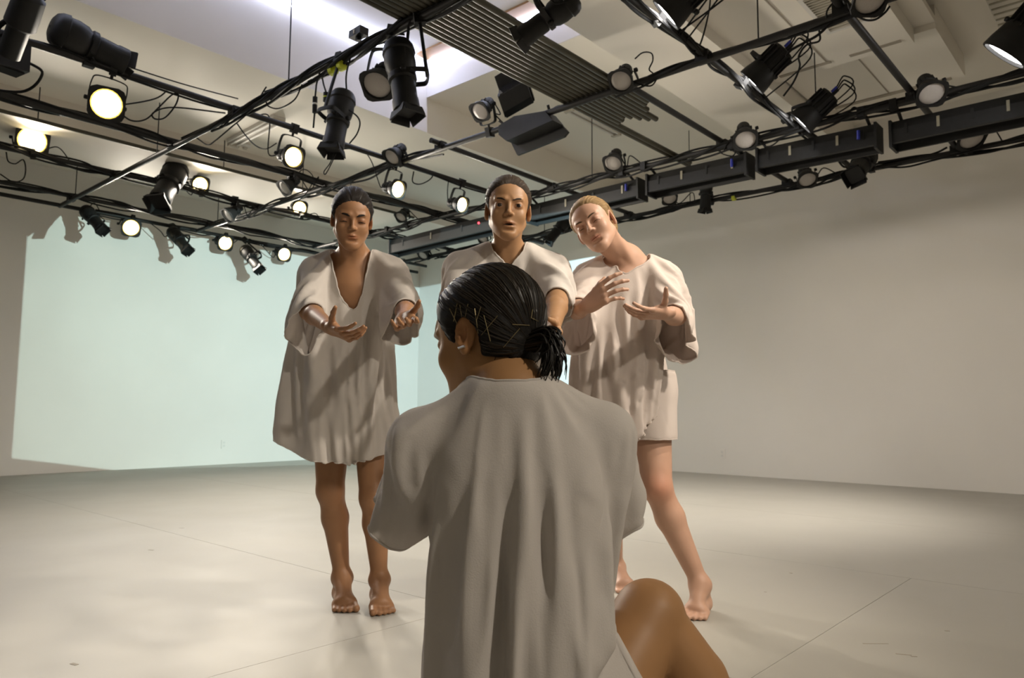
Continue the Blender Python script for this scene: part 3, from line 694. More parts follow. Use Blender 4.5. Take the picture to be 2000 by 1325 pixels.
px_cable('cable looping under the ceiling-well pipe', 'R1', [(590, 165), (575, 195), (545, 212), (525, 208), (520, 200)], .0055)
px_cable('cable drooping to the lit par can by the vertical profile', 'R1', [(462, 240), (480, 265), (500, 285), (520, 291), (540, 280)], .006, [0, .2, .5, .8, 1.0])
px_cable('wire loop dangling under the big vertical profile spotlight', 'R1', [(652, 298), (645, 318), (633, 335), (636, 340), (648, 318), (656, 300)], .004, [-.05] * 6)
px_cable('curved cable right of the big vertical profile spotlight', 'R1', [(682, 215), (698, 228), (703, 242), (697, 262), (683, 280)], .005, [-.02] * 5)
px_cable('cable loops under the lit par can at the left edge', 'L3', [(12, 297), (16, 315), (30, 320), (45, 312), (50, 330), (45, 350), (25, 355), (0, 340)], .006)
px_cable('cable ring hanging above the unlit can near the left dancer', 'L2', [(577, 345), (590, 332), (603, 335), (612, 350), (600, 375), (580, 395)], .005)
px_cable('cable ring hanging right of the lit can by the left dancer', 'L1', [(808, 335), (806, 355), (820, 360), (838, 352), (845, 342), (835, 335)], .006)
px_cable('thin cable arching above the unlit can by the stored pipes', 'R2', [(1240, 115), (1255, 103), (1272, 104), (1275, 118), (1268, 135), (1275, 143)], .005)
px_cable('long vertical cable dropping from the top near the slit-lit lights', 'M2', [(1388, -10), (1385, 20), (1376, 60), (1366, 90), (1355, 102)], .006)
px_cable('slack cable strung left of the slit-lit fixture pipe', 'M2', [(1210, -10), (1245, 25), (1290, 55), (1330, 80), (1370, 105)], .009, [.15] * 5)
px_cable('cable bunch falling from the pipe to the slit-lit light', 'R2', [(1622, 45), (1605, 62), (1592, 72), (1570, 84), (1545, 98), (1535, 110)], .008)
px_cable('thin cable loop behind the upper slit-lit light', 'R2', [(1600, 60), (1600, 80), (1575, 88), (1560, 110), (1562, 130), (1550, 160), (1530, 188)], .006)
px_cable('cable loop drooping under the pipe at upper right', 'R2', [(1672, 30), (1690, 39), (1710, 38), (1728, 25), (1738, 12)], .006)
px_cable('cable sagging below the strip-light pipe by the finned par can', 'R3', [(1485, 278), (1495, 286), (1510, 283), (1530, 266)], .006)
px_cable('cable arcs tangled beside the finned par can', 'R3', [(1660, 217), (1668, 210), (1680, 213), (1700, 206), (1735, 196)], .007)
px_cable('double cable sagging along the right-wall pipe', 'R4', [(1715, 317), (1760, 311), (1800, 306), (1830, 298), (1850, 288)], .009)
px_cable('cable loops at the unlit can beside the short strip light', 'R3', [(1405, 290), (1410, 300), (1430, 305), (1436, 295), (1425, 285)], .006)
for (px, key, off) in ((607, 'R1', 0), (627, 'R1', 0)): pass
ip = solve(615, 205, 'R1', -.02)
t = thing('inline_connector', 'long black inline plug with white mark hanging beside the vertical profile', 'connector', ip)
MB().tube([ip + (0, 0, .055), ip - (0, 0, .055)], .017, 10).build('shell', M_BLK, t); MB().tube([ip + (0, 0, .012), ip - (0, 0, .0)], .0175, 10).build('mark', M_WHT, t)
MB().tube([ip + (0, 0, .055), solve(618, 165, 'R1', 0), solve(625, 140, 'R1', 0)], .006, 6).build('cord', M_RUB, t); MB().tube([ip - (0, 0, .055), solve(612, 250, 'R1', .0)], .006, 6).build('cord', M_RUB, t)
ip = solve(637, 190, 'R1', -.02)
t = thing('inline_connector', 'short black plug with yellow band beside the vertical profile', 'connector', ip)
MB().tube([ip + (0, 0, .03), ip - (0, 0, .03)], .020, 10).build('shell', M_BLK, t); MB().tube([ip + (0, 0, .005), ip - (0, 0, .005)], .0206, 10).build('band', M_YEL, t)
MB().tube([ip + (0, 0, .03), solve(632, 165, 'R1', 0), solve(628, 145, 'R1', 0)], .006, 6).build('cord', M_RUB, t)
for (x, y, key, lab) in ((650, 138, 'R1', 'left yellow tape wrap on the ceiling-well cables'), (667, 129, 'R1', 'right yellow tape wrap on the ceiling-well cables'), (1433, 387, 'R4', 'yellow tape wrap on the right-wall pipe')):
    q = solve(x, y, key, 0); tag(MB().lathe(q - (0, .02, 0), (0, 1, 0), [(0, .034 if key == 'R1' else .03), (.035, .034 if key == 'R1' else .03)], 12).build('tape_wrap', M_YEL), lab, 'tape')
q = solve(700, 80, 'R1', 0)
t = thing('control_box', 'small black control box on the cable-wrapped pipe', 'box', q); MB().obox(q + (0, 0, .05), (0, 1, 0), (1, 0, 0), (0, 0, 1), .06, .035, .025).build('case', M_BLK, t); MB().obox(q + (-.037, 0, .05), (0, 1, 0), (1, 0, 0), (0, 0, 1), .006, .002, .014).build('display', M_GREY, t)
MB().tube([q, q + (0, 0, .05)], .02, 6).build('bracket', M_BLK, t)
# ------------------------------------------------------------------ organic surfaces: signed distance fields meshed by surface nets
def rotm(ax, deg):
    a = math.radians(deg); c, s = math.cos(a), math.sin(a)
    return np.array({'x': [[1, 0, 0], [0, c, -s], [0, s, c]], 'y': [[c, 0, s], [0, 1, 0], [-s, 0, c]], 'z': [[c, -s, 0], [s, c, 0], [0, 0, 1]]}[ax], float)
class Shape:
    def __init__(s): s.pr = []
    def cone(s, a, b, ra, rb, k=.01, op=1, flat=None):
        """tapered capsule; flat=(direction, factor) squashes the section along a direction"""
        a = np.array(a, float); b = np.array(b, float); r = max(ra, rb)
        def f(P):
            if flat is not None:
                n = unit(flat[0]); w = ((P - a) @ n)[..., None] * n * (1 / flat[1] - 1); P = P + w; bb = b + ((b - a) @ n) * n * (1 / flat[1] - 1)
            else: bb = b
            ab = bb - a; L2 = ab @ ab + 1e-12
            t = np.clip(((P - a) @ ab) / L2, 0, 1)
            d = np.linalg.norm(P - a - t[..., None] * ab, axis=-1) - (ra + (rb - ra) * t)
            return d * (flat[1] if flat is not None and flat[1] < 1 else 1)
        rr = r * (max(1, flat[1]) if flat is not None else 1)
        s.pr.append((op, k, np.minimum(a, b) - rr, np.maximum(a, b) + rr, f)); return s
    def ell(s, c, rad, R=None, k=.01, op=1):
        c = np.array(c, float); rad = np.array(rad, float); R = np.eye(3) if R is None else R
        def f(P):
            q = (P - c) @ R; k0 = np.linalg.norm(q / rad, axis=-1); k1 = np.linalg.norm(q / rad ** 2, axis=-1)
            return k0 * (k0 - 1) / (k1 + 1e-9)
        e = np.abs(R) @ rad
        s.pr.append((op, k, c - e, c + e, f)); return s
    def func(s, f, lo, hi, k=.01, op=1): s.pr.append((op, k, np.array(lo, float), np.array(hi, float), f)); return s
    def field(s, lo, hi, h, margin=.02):
        lo = np.array(lo, float); n = np.ceil((np.array(hi) - lo) / h).astype(int) + 1
        D = np.full(n, .5, np.float32)
        ax = [(lo[i] + h * np.arange(n[i])).astype(np.float32) for i in range(3)]
        for op, k, l, u, f in s.pr:
            m = margin + k
            i0 = np.clip(np.floor((l - m - lo) / h).astype(int), 0, n); i1 = np.clip(np.ceil((u + m - lo) / h).astype(int) + 1, 0, n)
            if (i1 <= i0).any(): continue
            sl = tuple(slice(a, b) for a, b in zip(i0, i1))
            P = np.stack(np.meshgrid(*[ax[i][sl[i]] for i in range(3)], indexing='ij'), -1)
            d = f(P); old = D[sl]
            if op > 0:
                hh = np.maximum(k - np.abs(old - d), 0) / k; D[sl] = np.minimum(old, d) - hh * hh * k * .25
            elif op < 0:
                hh = np.maximum(k - np.abs(old + d), 0) / k; D[sl] = np.maximum(old, -d) + hh * hh * k * .25
            else:
                D[sl] = old + d
        return D, lo, h
    def bounds(s, pad=.02):
        return np.min([p[2] for p in s.pr if p[0] > 0], 0) - pad, np.max([p[3] for p in s.pr if p[0] > 0], 0) + pad
def nets(D, lo, h):
    S = D < 0; nx, ny, nz = D.shape
    cnt = np.zeros((nx - 1, ny - 1, nz - 1), np.int8); offs = [(i, j, k) for i in (0, 1) for j in (0, 1) for k in (0, 1)]
    for (i, j, k) in offs: cnt += S[i:nx - 1 + i, j:ny - 1 + j, k:nz - 1 + k]
    act = np.argwhere((cnt > 0) & (cnt < 8))
    vals = np.stack([D[act[:, 0] + i, act[:, 1] + j, act[:, 2] + k] for (i, j, k) in offs], 1).astype(float)
    acc = np.zeros((len(act), 3)); num = np.zeros(len(act)); oo = np.array(offs, float)
    for a in range(8):
        for b in range(a + 1, 8):
            if np.abs(oo[a] - oo[b]).sum() != 1: continue
            m = (vals[:, a] < 0) != (vals[:, b] < 0); t = vals[:, a] / (vals[:, a] - vals[:, b] + 1e-20)
            acc += np.where(m[:, None], oo[a] + (oo[b] - oo[a]) * t[:, None], 0); num += m
    X = lo + h * (act + acc / num[:, None])
    idx = np.full(cnt.shape, -1, np.int32); idx[tuple(act.T)] = np.arange(len(act))
    quads = []
    for ax in range(3):
        sl0 = [slice(1, -1)] * 3; sl1 = [slice(1, -1)] * 3; sl0[ax] = slice(0, -1); sl1[ax] = slice(1, None)
        d = S[tuple(sl0)] != S[tuple(sl1)]; pos = np.argwhere(d); inside = S[tuple(sl0)][d]
        base = pos + np.array([0 if i == ax else 1 for i in range(3)])
        u, w = [(1, 2), (2, 0), (0, 1)][ax]; q = []
        for (du, dw) in ((-1, -1), (0, -1), (0, 0), (-1, 0)):
            c = base.copy(); c[:, u] += du; c[:, w] += dw; q.append(idx[tuple(c.T)])
        q = np.stack(q, 1); q[~inside] = q[~inside][:, ::-1]; quads.append(q)
    Q = np.vstack(quads); return X, Q[(Q >= 0).all(1)]
def clean(X, Q):
    u = np.unique(Q); m = np.full(len(X), -1); m[u] = np.arange(len(u)); return X[u], m[Q]
def components(n, Q):
    lab = np.arange(n)
    while True:
        m = lab[Q].min(1); new = lab.copy()
        for c in range(4): np.minimum.at(new, Q[:, c], m)
        new = new[new]
        if (new == lab).all(): return lab
        lab = new
def sample(D, lo, h, X):
    """trilinear distance and gradient"""
    n = np.array(D.shape); g = (X - lo) / h; g = np.clip(g, 0, n - 1.001); i = g.astype(int); t = g - i
    c = {}
    for a in (0, 1):
        for b in (0, 1):
            for e in (0, 1): c[a, b, e] = D[i[:, 0] + a, i[:, 1] + b, i[:, 2] + e]
    x, y, z = t.T
    def L(p, q, w): return p + (q - p) * w
    c00 = L(c[0, 0, 0], c[1, 0, 0], x); c10 = L(c[0, 1, 0], c[1, 1, 0], x); c01 = L(c[0, 0, 1], c[1, 0, 1], x); c11 = L(c[0, 1, 1], c[1, 1, 1], x)
    d = L(L(c00, c10, y), L(c01, c11, y), z)
    gx = L(L(c[1, 0, 0] - c[0, 0, 0], c[1, 1, 0] - c[0, 1, 0], y), L(c[1, 0, 1] - c[0, 0, 1], c[1, 1, 1] - c[0, 1, 1], y), z)
    gy = L(c10 - c00, c11 - c01, z); gz = L(c01, c11, y) - L(c00, c10, y)
    G = np.stack([gx, gy, gz], 1); return d, G / (np.linalg.norm(G, axis=1)[:, None] + 1e-9)
def mesh_regions(shape, regions, hbase, pad=.015):
    """coarse mesh of the whole, finer meshes inside the boxes (lo, hi, h); joined into one surface"""
    lo, hi = shape.bounds(pad); Xs = []; Qs = []; off = 0
    X, Q = nets(*shape.field(lo, hi, hbase, .015))
    cen = X[Q].mean(1); keep = np.ones(len(Q), bool)
    for (a, b, h) in regions: keep &= ~((cen > a + hbase * .8) & (cen < b - hbase * .8)).all(1)
    X, Q = clean(X, Q[keep]); Xs.append(X); Qs.append(Q); off = len(X)
    for (a, b, h) in regions:
        X, Q = nets(*shape.field(a - 2 * h, b + 2 * h, h, .009)); cen = X[Q].mean(1)
        X, Q = clean(X, Q[((cen > a) & (cen < b)).all(1)]); Xs.append(X); Qs.append(Q + off); off += len(X)
    return np.vstack(Xs), np.vstack(Qs)
def npmesh(name, X, Q, m, smooth=True):
    me = bpy.data.meshes.new(name); n = len(X); k = len(Q)
    me.vertices.add(n); me.vertices.foreach_set('co', np.ascontiguousarray(X, dtype=np.float32).ravel())
    me.loops.add(4 * k); me.loops.foreach_set('vertex_index', np.ascontiguousarray(Q, dtype=np.int32).ravel())
    me.polygons.add(k); me.polygons.foreach_set('loop_start', np.arange(0, 4 * k, 4, dtype=np.int32))
    me.update(calc_edges=True); me.validate()
    if smooth: me.polygons.foreach_set('use_smooth', np.ones(len(me.polygons), bool))
    me.materials.append(m)
    o = bpy.data.objects.new(name, me); C.objects.link(o); return o

# ------------------------------------------------------------------ cloth: position-based draping over a distance field
def drape(X, Q, coll, steps=500, horiz=1.06, vert=1.0, pin=None, thick=.006, grav=3.5, seed=0, bend=.25, floor=None, wind=None, damp=.992, fric=.6):
    X = X.copy(); n = len(X); r = np.random.RandomState(seed)
    E = np.vstack([Q[:, [0, 1]], Q[:, [1, 2]], Q[:, [2, 3]], Q[:, [3, 0]]]); E = np.unique(np.sort(E, 1), axis=0)
    Dg = np.unique(np.sort(np.vstack([Q[:, [0, 2]], Q[:, [1, 3]]]), 1), axis=0)
    # bending: pairs two edges apart across a shared edge
    em = {}; Bp = []
    for q in Q.tolist():
        for i in range(4):
            a, b, c2, d2 = q[i], q[(i + 1) % 4], q[(i + 2) % 4], q[(i + 3) % 4]; key = (a, b) if a < b else (b, a)
            if key in em:
                (c3, d3, a3) = em[key]
                if a3 == a: Bp += [(d2, d3), (c2, c3)]
                else: Bp += [(d2, c3), (c2, d3)]
            else: em[key] = (c2, d2, a)
    Bp = np.array([p for p in Bp if p[0] != p[1]]); Bp = np.unique(np.sort(Bp, 1), axis=0)
    C_ = np.vstack([E, Dg, Bp]); k = np.concatenate([np.full(len(E), 1.0), np.full(len(Dg), .35), np.full(len(Bp), bend * .3)])
    d = X[C_[:, 1]] - X[C_[:, 0]]; L = np.linalg.norm(d, axis=1) + 1e-9
    hf = (d[:, 0] ** 2 + d[:, 1] ** 2) / L ** 2
    L0 = L * (vert + (horiz - vert) * hf)
    i0, i1 = C_[:, 0], C_[:, 1]; w = np.ones(n)
    if pin is not None: w[pin] = 0.0
    ws = w[i0] + w[i1]; ws[ws == 0] = 1; f0 = w[i0] / ws; f1 = w[i1] / ws
    deg = np.bincount(np.concatenate([i0, i1]), np.concatenate([k, k]), n); relax = 1.6 / deg
    Vv = r.normal(0, .02, X.shape) * w[:, None]; dt = 1 / 1000.
    D, lo, h = coll; cat = np.concatenate([i0, i1]); nE = len(E); soft = np.arange(len(k)) >= nE
    g = (np.array([0, 0, -grav]) + (np.array(wind) if wind is not None else 0)) * w[:, None]
    for st in range(steps):
        Vv = (Vv + dt * g) * damp; P = X + dt * Vv
        d = P[i1] - P[i0]; l = np.sqrt((d * d).sum(1)) + 1e-9
        s = k * (l - L0) / l; s[soft & (s < 0)] *= .4
        c0 = d * (s * f0)[:, None]; c1 = d * (s * f1)[:, None]
        for ax in range(3):
            P[:, ax] += relax * np.bincount(cat, np.concatenate([c0[:, ax], -c1[:, ax]]), n)
        if st % 2 == 0 or st > steps - 3:
            dd, G = sample(D, lo, h, P); m = np.flatnonzero((dd < thick) & (w > 0))
            if len(m):
                dp = P[m] - X[m]; dn = (dp * G[m]).sum(1)[:, None] * G[m]
                P[m] += G[m] * (thick - dd[m])[:, None] * .8 - (dp - dn) * fric
            if floor is not None: P[:, 2] = np.maximum(P[:, 2], floor)
        Vv = (P - X) / dt; sp_ = np.sqrt((Vv * Vv).sum(1)); Vv *= np.minimum(1, 1.5 / (sp_ + 1e-9))[:, None]; X = P
    return X
def laplace(X, Q, it=1, lam=.4):
    E = np.vstack([Q[:, [0, 1]], Q[:, [1, 2]], Q[:, [2, 3]], Q[:, [3, 0]]]); n = len(X); deg = np.bincount(E.ravel(), minlength=n)
    for _ in range(it):
        S = np.zeros_like(X)
        for ax in range(3): S[:, ax] = np.bincount(E[:, 0], X[E[:, 1], ax], n) + np.bincount(E[:, 1], X[E[:, 0], ax], n)
        X = X + lam * (S / deg[:, None] - X)
    return X

# ------------------------------------------------------------------ people
class Head:
    """c: head centre (between the ears, eye level); R: columns = head's left-right, back, up axes; s: scale"""
    def __init__(h, c, yaw=0, pitch=0, roll=0, s=1.0):
        h.c = np.array(c, float); h.R = rotm('z', yaw) @ rotm('y', roll) @ rotm('x', pitch); h.s = s
    def p(h, x, y, z): return h.c + h.R @ (np.array([x, y, z]) * h.s)
    def local(h, P): return ((P - h.c) @ h.R) / h.s
def add_head(S, H, eyes='down', mouth=0.0, jaw=1.0, nose=1.0, full=1.0):
    s = H.s; R = H.R; p = H.p
    S.ell(p(0, .018, .036), np.array([.070, .090, .082]) * s, R, k=.01)
    S.ell(p(0, -.026, .030), np.array([.066, .060, .062]) * s, R, k=.03)                # forehead and temples
    S.ell(p(0, -.028, -.034), np.array([.057 * jaw, .054, .064]) * s, R, k=.03)          # face
    S.ell(p(0, -.058, -.066), np.array([.034 * jaw, .022, .034]) * s, R, k=.03)          # muzzle
    for q in (-1, 1):
        S.cone(p(q * .050 * jaw, -.004, -.050), p(q * .014, -.066, -.094), .014 * s, .012 * s, k=.03)   # jaw line
    S.ell(p(0, -.072, -.097), np.array([.016, .013, .013]) * s, R, k=.022)               # chin
    for q in (-1, 1):
        S.ell(p(q * .038 * jaw, -.060, -.030), np.array([.020, .018, .021]) * s * full, R, k=.025)    # cheeks
        S.ell(p(q * .0325, -.098, .002), np.array([.018, .0165, .0125]) * s, R, k=.018, op=-1)   # eye socket
        S.cone(p(q * .014, -.0850, .021), p(q * .042, -.0750, .022), .0045 * s, .0045 * s, k=.016)   # brow ridge
        S.ell(p(q * .0320, -.0735, .0005), np.array([.0148, .0120, .0122]) * s, R, k=.006)    # lid over the eyeball
        if eyes == 'open': S.ell(p(q * .0320, -.0900, .0005), np.array([.0150, .010, .0050]) * s, R, k=.003, op=-1)
        elif eyes == 'down': S.ell(p(q * .0320, -.0880, -.0050), np.array([.0140, .008, .0028]) * s, R, k=.003, op=-1)
        else: S.ell(p(q * .0320, -.0870, -.0062), np.array([.0128, .0045, .0013]) * s, R, k=.003, op=-1)
    S.cone(p(0, -.084, .014), p(0, -.0985, -.024), .0052 * s * nose, .0070 * s * nose, k=.012)           # nose
    S.ell(p(0, -.1010, -.0275), np.array([.0082, .0078, .0068]) * s * nose, R, k=.008)
    for q in (-1, 1):
        S.ell(p(q * .0100 * nose, -.0915, -.0300), np.array([.0060, .0078, .0054]) * s, R, k=.007)
        S.ell(p(q * .0052, -.0970, -.0352), np.array([.0030, .0042, .0026]) * s, R, k=.003, op=-1)
    for q in (-1, 1):                                                                      # upper lip
        S.cone(p(q * .0235, -.0770, -.0605), p(q * .004, -.0868, -.0565), .0022 * s, .0046 * s, k=.006)
    S.cone(p(-.0185, -.0785, -.0655 - mouth), p(.0185, -.0785, -.0655 - mouth), .0036 * s, .0036 * s, k=.006)
    S.ell(p(0, -.0845, -.0660 - mouth), np.array([.0140, .0050, .0052]) * s, R, k=.006)
    S.ell(p(0, -.0900, -.0610 - mouth * .5), np.array([.0215 - mouth, .0110, .0013 + mouth * .55]) * s, R, k=.002, op=-1)
    S.ell(p(0, -.0855, -.0765 - mouth), np.array([.015, .005, .004]) * s, R, k=.01, op=-1)
    for q in (-1, 1):                                                                       # ears
        Re = R @ rotm('z', q * 24) @ rotm('x', -10)
        S.ell(p(q * .0725, .010, -.002), np.array([.0070, .0180, .030]) * s, Re, k=.006)
        S.ell(p(q * .0790, .006, .000), np.array([.0055, .0105, .0185]) * s, Re, k=.004, op=-1)
        S.ell(p(q * .0720, .004, -.028), np.array([.006, .008, .009]) * s, Re, k=.006)
        S.cone(p(q * .078, .001, -.006), p(q * .075, .000, -.014), .0035 * s, .003 * s, k=.003)
def add_neck(S, H, base, r0=.046, r1=.052):
    S.cone(H.p(0, .022, -.045), base, r0 * H.s, r1, k=.02)
    for q in (-1, 1): S.cone(H.p(q * .044, .025, -.045), np.array(base) + np.array([q * .018, -.042, -.030]), .010, .008, k=.022)
FING = [(.0365, .034, (.042, .025, .021), .0086), (.0125, .0, (.046, .029, .022), .0088), (-.0115, -.0, (.042, .027, .021), .0084), (-.033, -.02, (.033, .020, .018), .0074)]
def add_hand(S, wrist, d, palm, side=1, curl=(25, 25, 25, 28), bend=(20, 22, 24, 26), thumb=(35, 20), spread=1.0, s=.93, rw=.023):
    """d: direction of the hand; palm: direction the palm faces; side=+1 if the thumb lies along d x palm"""
    d = unit(d); n = unit(np.array(palm) - d * (np.array(palm) @ d)); y = np.cross(d, n) * side; w = np.array(wrist, float)
    def q(a, b, c): return w + s * (d * a + y * b + n * c)
    S.cone(q(-.03, 0, 0), q(.012, 0, 0), rw, .021 * s, k=.012, flat=(n, .78))
    for (yy, _, ln, r) in FING:
        S.cone(q(.008, yy * .45, 0), q(.086 - abs(yy - .012) * .18, yy, -.002), .014 * s, .0108 * s, k=.012)
    S.ell(q(.036, .022, .008), np.array([.026, .014, .013]) * s, np.stack([d, y, n], 1), k=.012)
    S.ell(q(.036, -.022, .005), np.array([.030, .012, .011]) * s, np.stack([d, y, n], 1), k=.012)
    tips = []
    for i, (yy, sp_, ln, r) in enumerate(FING):
        p = q(.086 - abs(yy - .012) * .18, yy, -.002); a = math.radians(curl[i]); dd = d + y * (sp_ * 3.2 * spread * .5)
        ang = a
        for j in range(3):
            v = unit(dd) * math.cos(ang) + n * math.sin(ang); e = p + v * ln[j] * s
            S.cone(p, e, r * s * (1 - .10 * j), r * s * (.93 - .11 * j), k=.004 if j else .007); p = e; ang += math.radians(bend[i] * (1 if j == 0 else .8))
        tips.append(p)
    p = q(.020, .020, .006); ta, tb = map(math.radians, thumb)
    v = unit(d * math.cos(ta) + y * math.sin(ta) * .85 + n * .45 * math.sin(ta)); e = p + v * .040 * s
    S.cone(p, e, .0135 * s, .0105 * s, k=.010); p = e
    v = unit(v + n * math.sin(tb) + d * .15); e = p + v * .031 * s; S.cone(p, e, .0100 * s, .0092 * s, k=.006); p = e
    v = unit(v + n * math.sin(tb) * .6 - y * .1); e = p + v * .026 * s; S.cone(p, e, .0095 * s, .0072 * s, k=.004)
    return w + d * .09 * s
def add_arm(S, sh, el, wr, r=(.039, .031, .030, .021)):
    sh, el, wr = map(lambda t: np.array(t, float), (sh, el, wr))
    S.ell(sh, (.042, .042, .044), k=.03)
    S.cone(sh, el, r[0], r[1], k=.02)
    m = el + (wr - el) * .25
    S.cone(el, m, r[1], r[2] * 1.12, k=.02); S.cone(m, wr, r[2] * 1.12, r[3], k=.015, flat=None)
def add_leg(S, hip, kn, an, r=(.088, .054, .052, .032), back=(0, 1, 0)):
    hip, kn, an = map(lambda t: np.array(t, float), (hip, kn, an)); bk = np.array(back, float)
    S.cone(hip, kn, r[0], r[1], k=.03)
    S.ell(kn + unit(-bk) * .012, (.042, .040, .050), k=.025)
    m = kn + (an - kn) * .32 + bk * .018
    S.cone(kn + bk * .006, m, r[1] * .92, r[2], k=.02); S.cone(m, an, r[2], r[3], k=.02)
    for q in (-1, 1):
        sd = unit(np.cross(bk, (0, 0, 1))) * q; S.ell(an + sd * .026 + (0, 0, -.002), (.012, .014, .014), k=.012)
def add_foot(S, an, toe, s=1.0, toes=True, flip=1):
    """an: ankle joint; toe: point on the floor under the middle toe's tip; flip=+1 big toe on the right of the walking direction"""
    an = np.array(an, float); toe = np.array(toe, float); d = toe - an; d[2] = 0; d = unit(d); y = np.array([d[1], -d[0], 0]) * flip
    heel = np.array([an[0], an[1], .028]) - d * .035; ball = toe - d * .058; ball[2] = 0
    S.cone(an, heel, .034, .030, k=.02)
    S.cone(an + d * .01, ball + (0, 0, .034), .036, .026, k=.025)
    S.cone(heel, ball + y * .022 + (0, 0, .024), .027, .024, k=.02); S.cone(heel, ball - y * .022 + (0, 0, .022), .025, .021, k=.02)
    for i, (yy, ln, r) in enumerate(((.034, .060, .0135), (.012, .060, .0100), (-.006, .053, .0095), (-.023, .045, .009), (-.038, .034, .0088))):
        b = ball + y * yy * .95 + (0, 0, .018) + d * (.004 if i == 0 else .006 - .006 * i)
        S.cone(b, ball + y * yy * 1.08 + d * ln + (0, 0, r), r * 1.15, r, k=.008)
def add_torso(S, pel, chest, neck, shL, shR, w=1.0):
    pel, chest, neck = map(lambda t: np.array(t, float), (pel, chest, neck)); shL = np.array(shL); shR = np.array(shR)
    up = unit(chest - pel); x = unit(shR - shL); x = unit(x - up * (x @ up)); b = np.cross(up, x); Rm = np.stack([x, b, up], 1)
    waist = pel + (chest - pel) * .48
    S.ell(pel, (.158 * w, .110, .115), Rm, k=.05); S.ell(waist, (.122 * w, .092, .14), Rm, k=.06); S.ell(chest, (.138 * w, .100, .135), Rm, k=.06)
    S.cone(shL, neck, .036, .040, k=.04); S.cone(shR, neck, .036, .040, k=.04); S.cone(chest + up * .06, neck, .085, .050, k=.05)
    return Rm
def skin_mat(name, col, rough=.48):
    m = bpy.data.materials.new(name); m.use_nodes = True; nt = m.node_tree; N = nt.nodes; K = nt.links; b = N['Principled BSDF']
    at = N.new('ShaderNodeAttribute'); at.attribute_name = 'tint'
    nz = N.new('ShaderNodeTexNoise'); nz.inputs['Scale'].default_value = 14; nz.inputs['Detail'].default_value = 5
    tc = N.new('ShaderNodeTexCoord'); K.new(tc.outputs['Object'], nz.inputs['Vector'])
    mr = N.new('ShaderNodeMapRange'); K.new(nz.outputs[0], mr.inputs['Value']); mr.inputs['To Min'].default_value = .86; mr.inputs['To Max'].default_value = 1.12
    mx = N.new('ShaderNodeMix'); mx.data_type = 'RGBA'; mx.blend_type = 'MULTIPLY'; mx.inputs[0].default_value = 1; mx.inputs[6].default_value = (*col, 1); K.new(at.outputs['Color'], mx.inputs[7])
    vm = N.new('ShaderNodeVectorMath'); vm.operation = 'SCALE'; K.new(mx.outputs[2], vm.inputs[0]); K.new(mr.outputs[0], vm.inputs['Scale']); K.new(vm.outputs[0], b.inputs['Base Color'])
    b.inputs['Roughness'].default_value = rough; b.inputs['Specular IOR Level'].default_value = .35
    return m
def cloth_mat(name, col, sheer=.3):
    m = bpy.data.materials.new(name); m.use_nodes = True; nt = m.node_tree; N = nt.nodes; K = nt.links; N.remove(N['Principled BSDF'])
    out = N['Material Output']; di = N.new('ShaderNodeBsdfDiffuse'); tr = N.new('ShaderNodeBsdfTranslucent'); mx = N.new('ShaderNodeMixShader'); mx.inputs[0].default_value = sheer
    tc = N.new('ShaderNodeTexCoord'); nz = N.new('ShaderNodeTexNoise'); nz.inputs['Scale'].default_value = 420; nz.inputs['Detail'].default_value = 2; K.new(tc.outputs['Object'], nz.inputs['Vector'])
    n2 = N.new('ShaderNodeTexNoise'); n2.inputs['Scale'].default_value = 22; n2.inputs['Detail'].default_value = 6; K.new(tc.outputs['Object'], n2.inputs['Vector'])
    ad = N.new('ShaderNodeMath'); ad.operation = 'ADD'; K.new(nz.outputs[0], ad.inputs[0])
    sc = N.new('ShaderNodeMath'); sc.operation = 'MULTIPLY'; sc.inputs[1].default_value = 1.2; K.new(n2.outputs[0], sc.inputs[0]); K.new(sc.outputs[0], ad.inputs[1])
    bp = N.new('ShaderNodeBump'); bp.inputs['Strength'].default_value = .22; bp.inputs['Distance'].default_value = .0020; K.new(ad.outputs[0], bp.inputs['Height'])
    for q in (di, tr): q.inputs['Color'].default_value = (*col, 1); K.new(bp.outputs[0], q.inputs['Normal'])
    K.new(di.outputs[0], mx.inputs[1]); K.new(tr.outputs[0], mx.inputs[2]); K.new(mx.outputs[0], out.inputs['Surface'])
    return m
def hair_mat(name, col, rough=.42, spec=.22):
    m = bpy.data.materials.new(name); m.use_nodes = True; nt = m.node_tree; N = nt.nodes; K = nt.links; b = N['Principled BSDF']
    at = N.new('ShaderNodeAttribute'); at.attribute_name = 'strand'; nz = N.new('ShaderNodeTexNoise'); nz.inputs['Scale'].default_value = 38; nz.inputs['Detail'].default_value = 5; nz.inputs['Roughness'].default_value = .75
    K.new(at.outputs['Vector'], nz.inputs['Vector'])
    mx = N.new('ShaderNodeMix'); mx.data_type = 'RGBA'; K.new(nz.outputs[0], mx.inputs[0]); mx.inputs[6].default_value = (*[c_ * .35 for c_ in col], 1); mx.inputs[7].default_value = (*[c_ * 1.7 for c_ in col], 1); K.new(mx.outputs[2], b.inputs['Base Color'])
    bp = N.new('ShaderNodeBump'); bp.inputs['Strength'].default_value = .9; bp.inputs['Distance'].default_value = .003; K.new(nz.outputs[0], bp.inputs['Height']); K.new(bp.outputs[0], b.inputs['Normal'])
    b.inputs['Roughness'].default_value = rough + .1; b.inputs['Specular IOR Level'].default_value = spec
    return m
M_CLOTH = cloth_mat('white_jersey', (.74, .69, .64))
M_CLOTHP = cloth_mat('pale_pink_jersey', (.76, .67, .61))
M_EYEW = mat('eye_white', (.62, .58, .54), .15); M_IRIS = mat('dark_iris', (.02, .012, .008), .06)
M_GOLD = mat('brass_pin', (.36, .29, .16), .35, metal=.9); M_SILV = mat('silver_stud', (.7, .68, .62), .25, metal=.9)

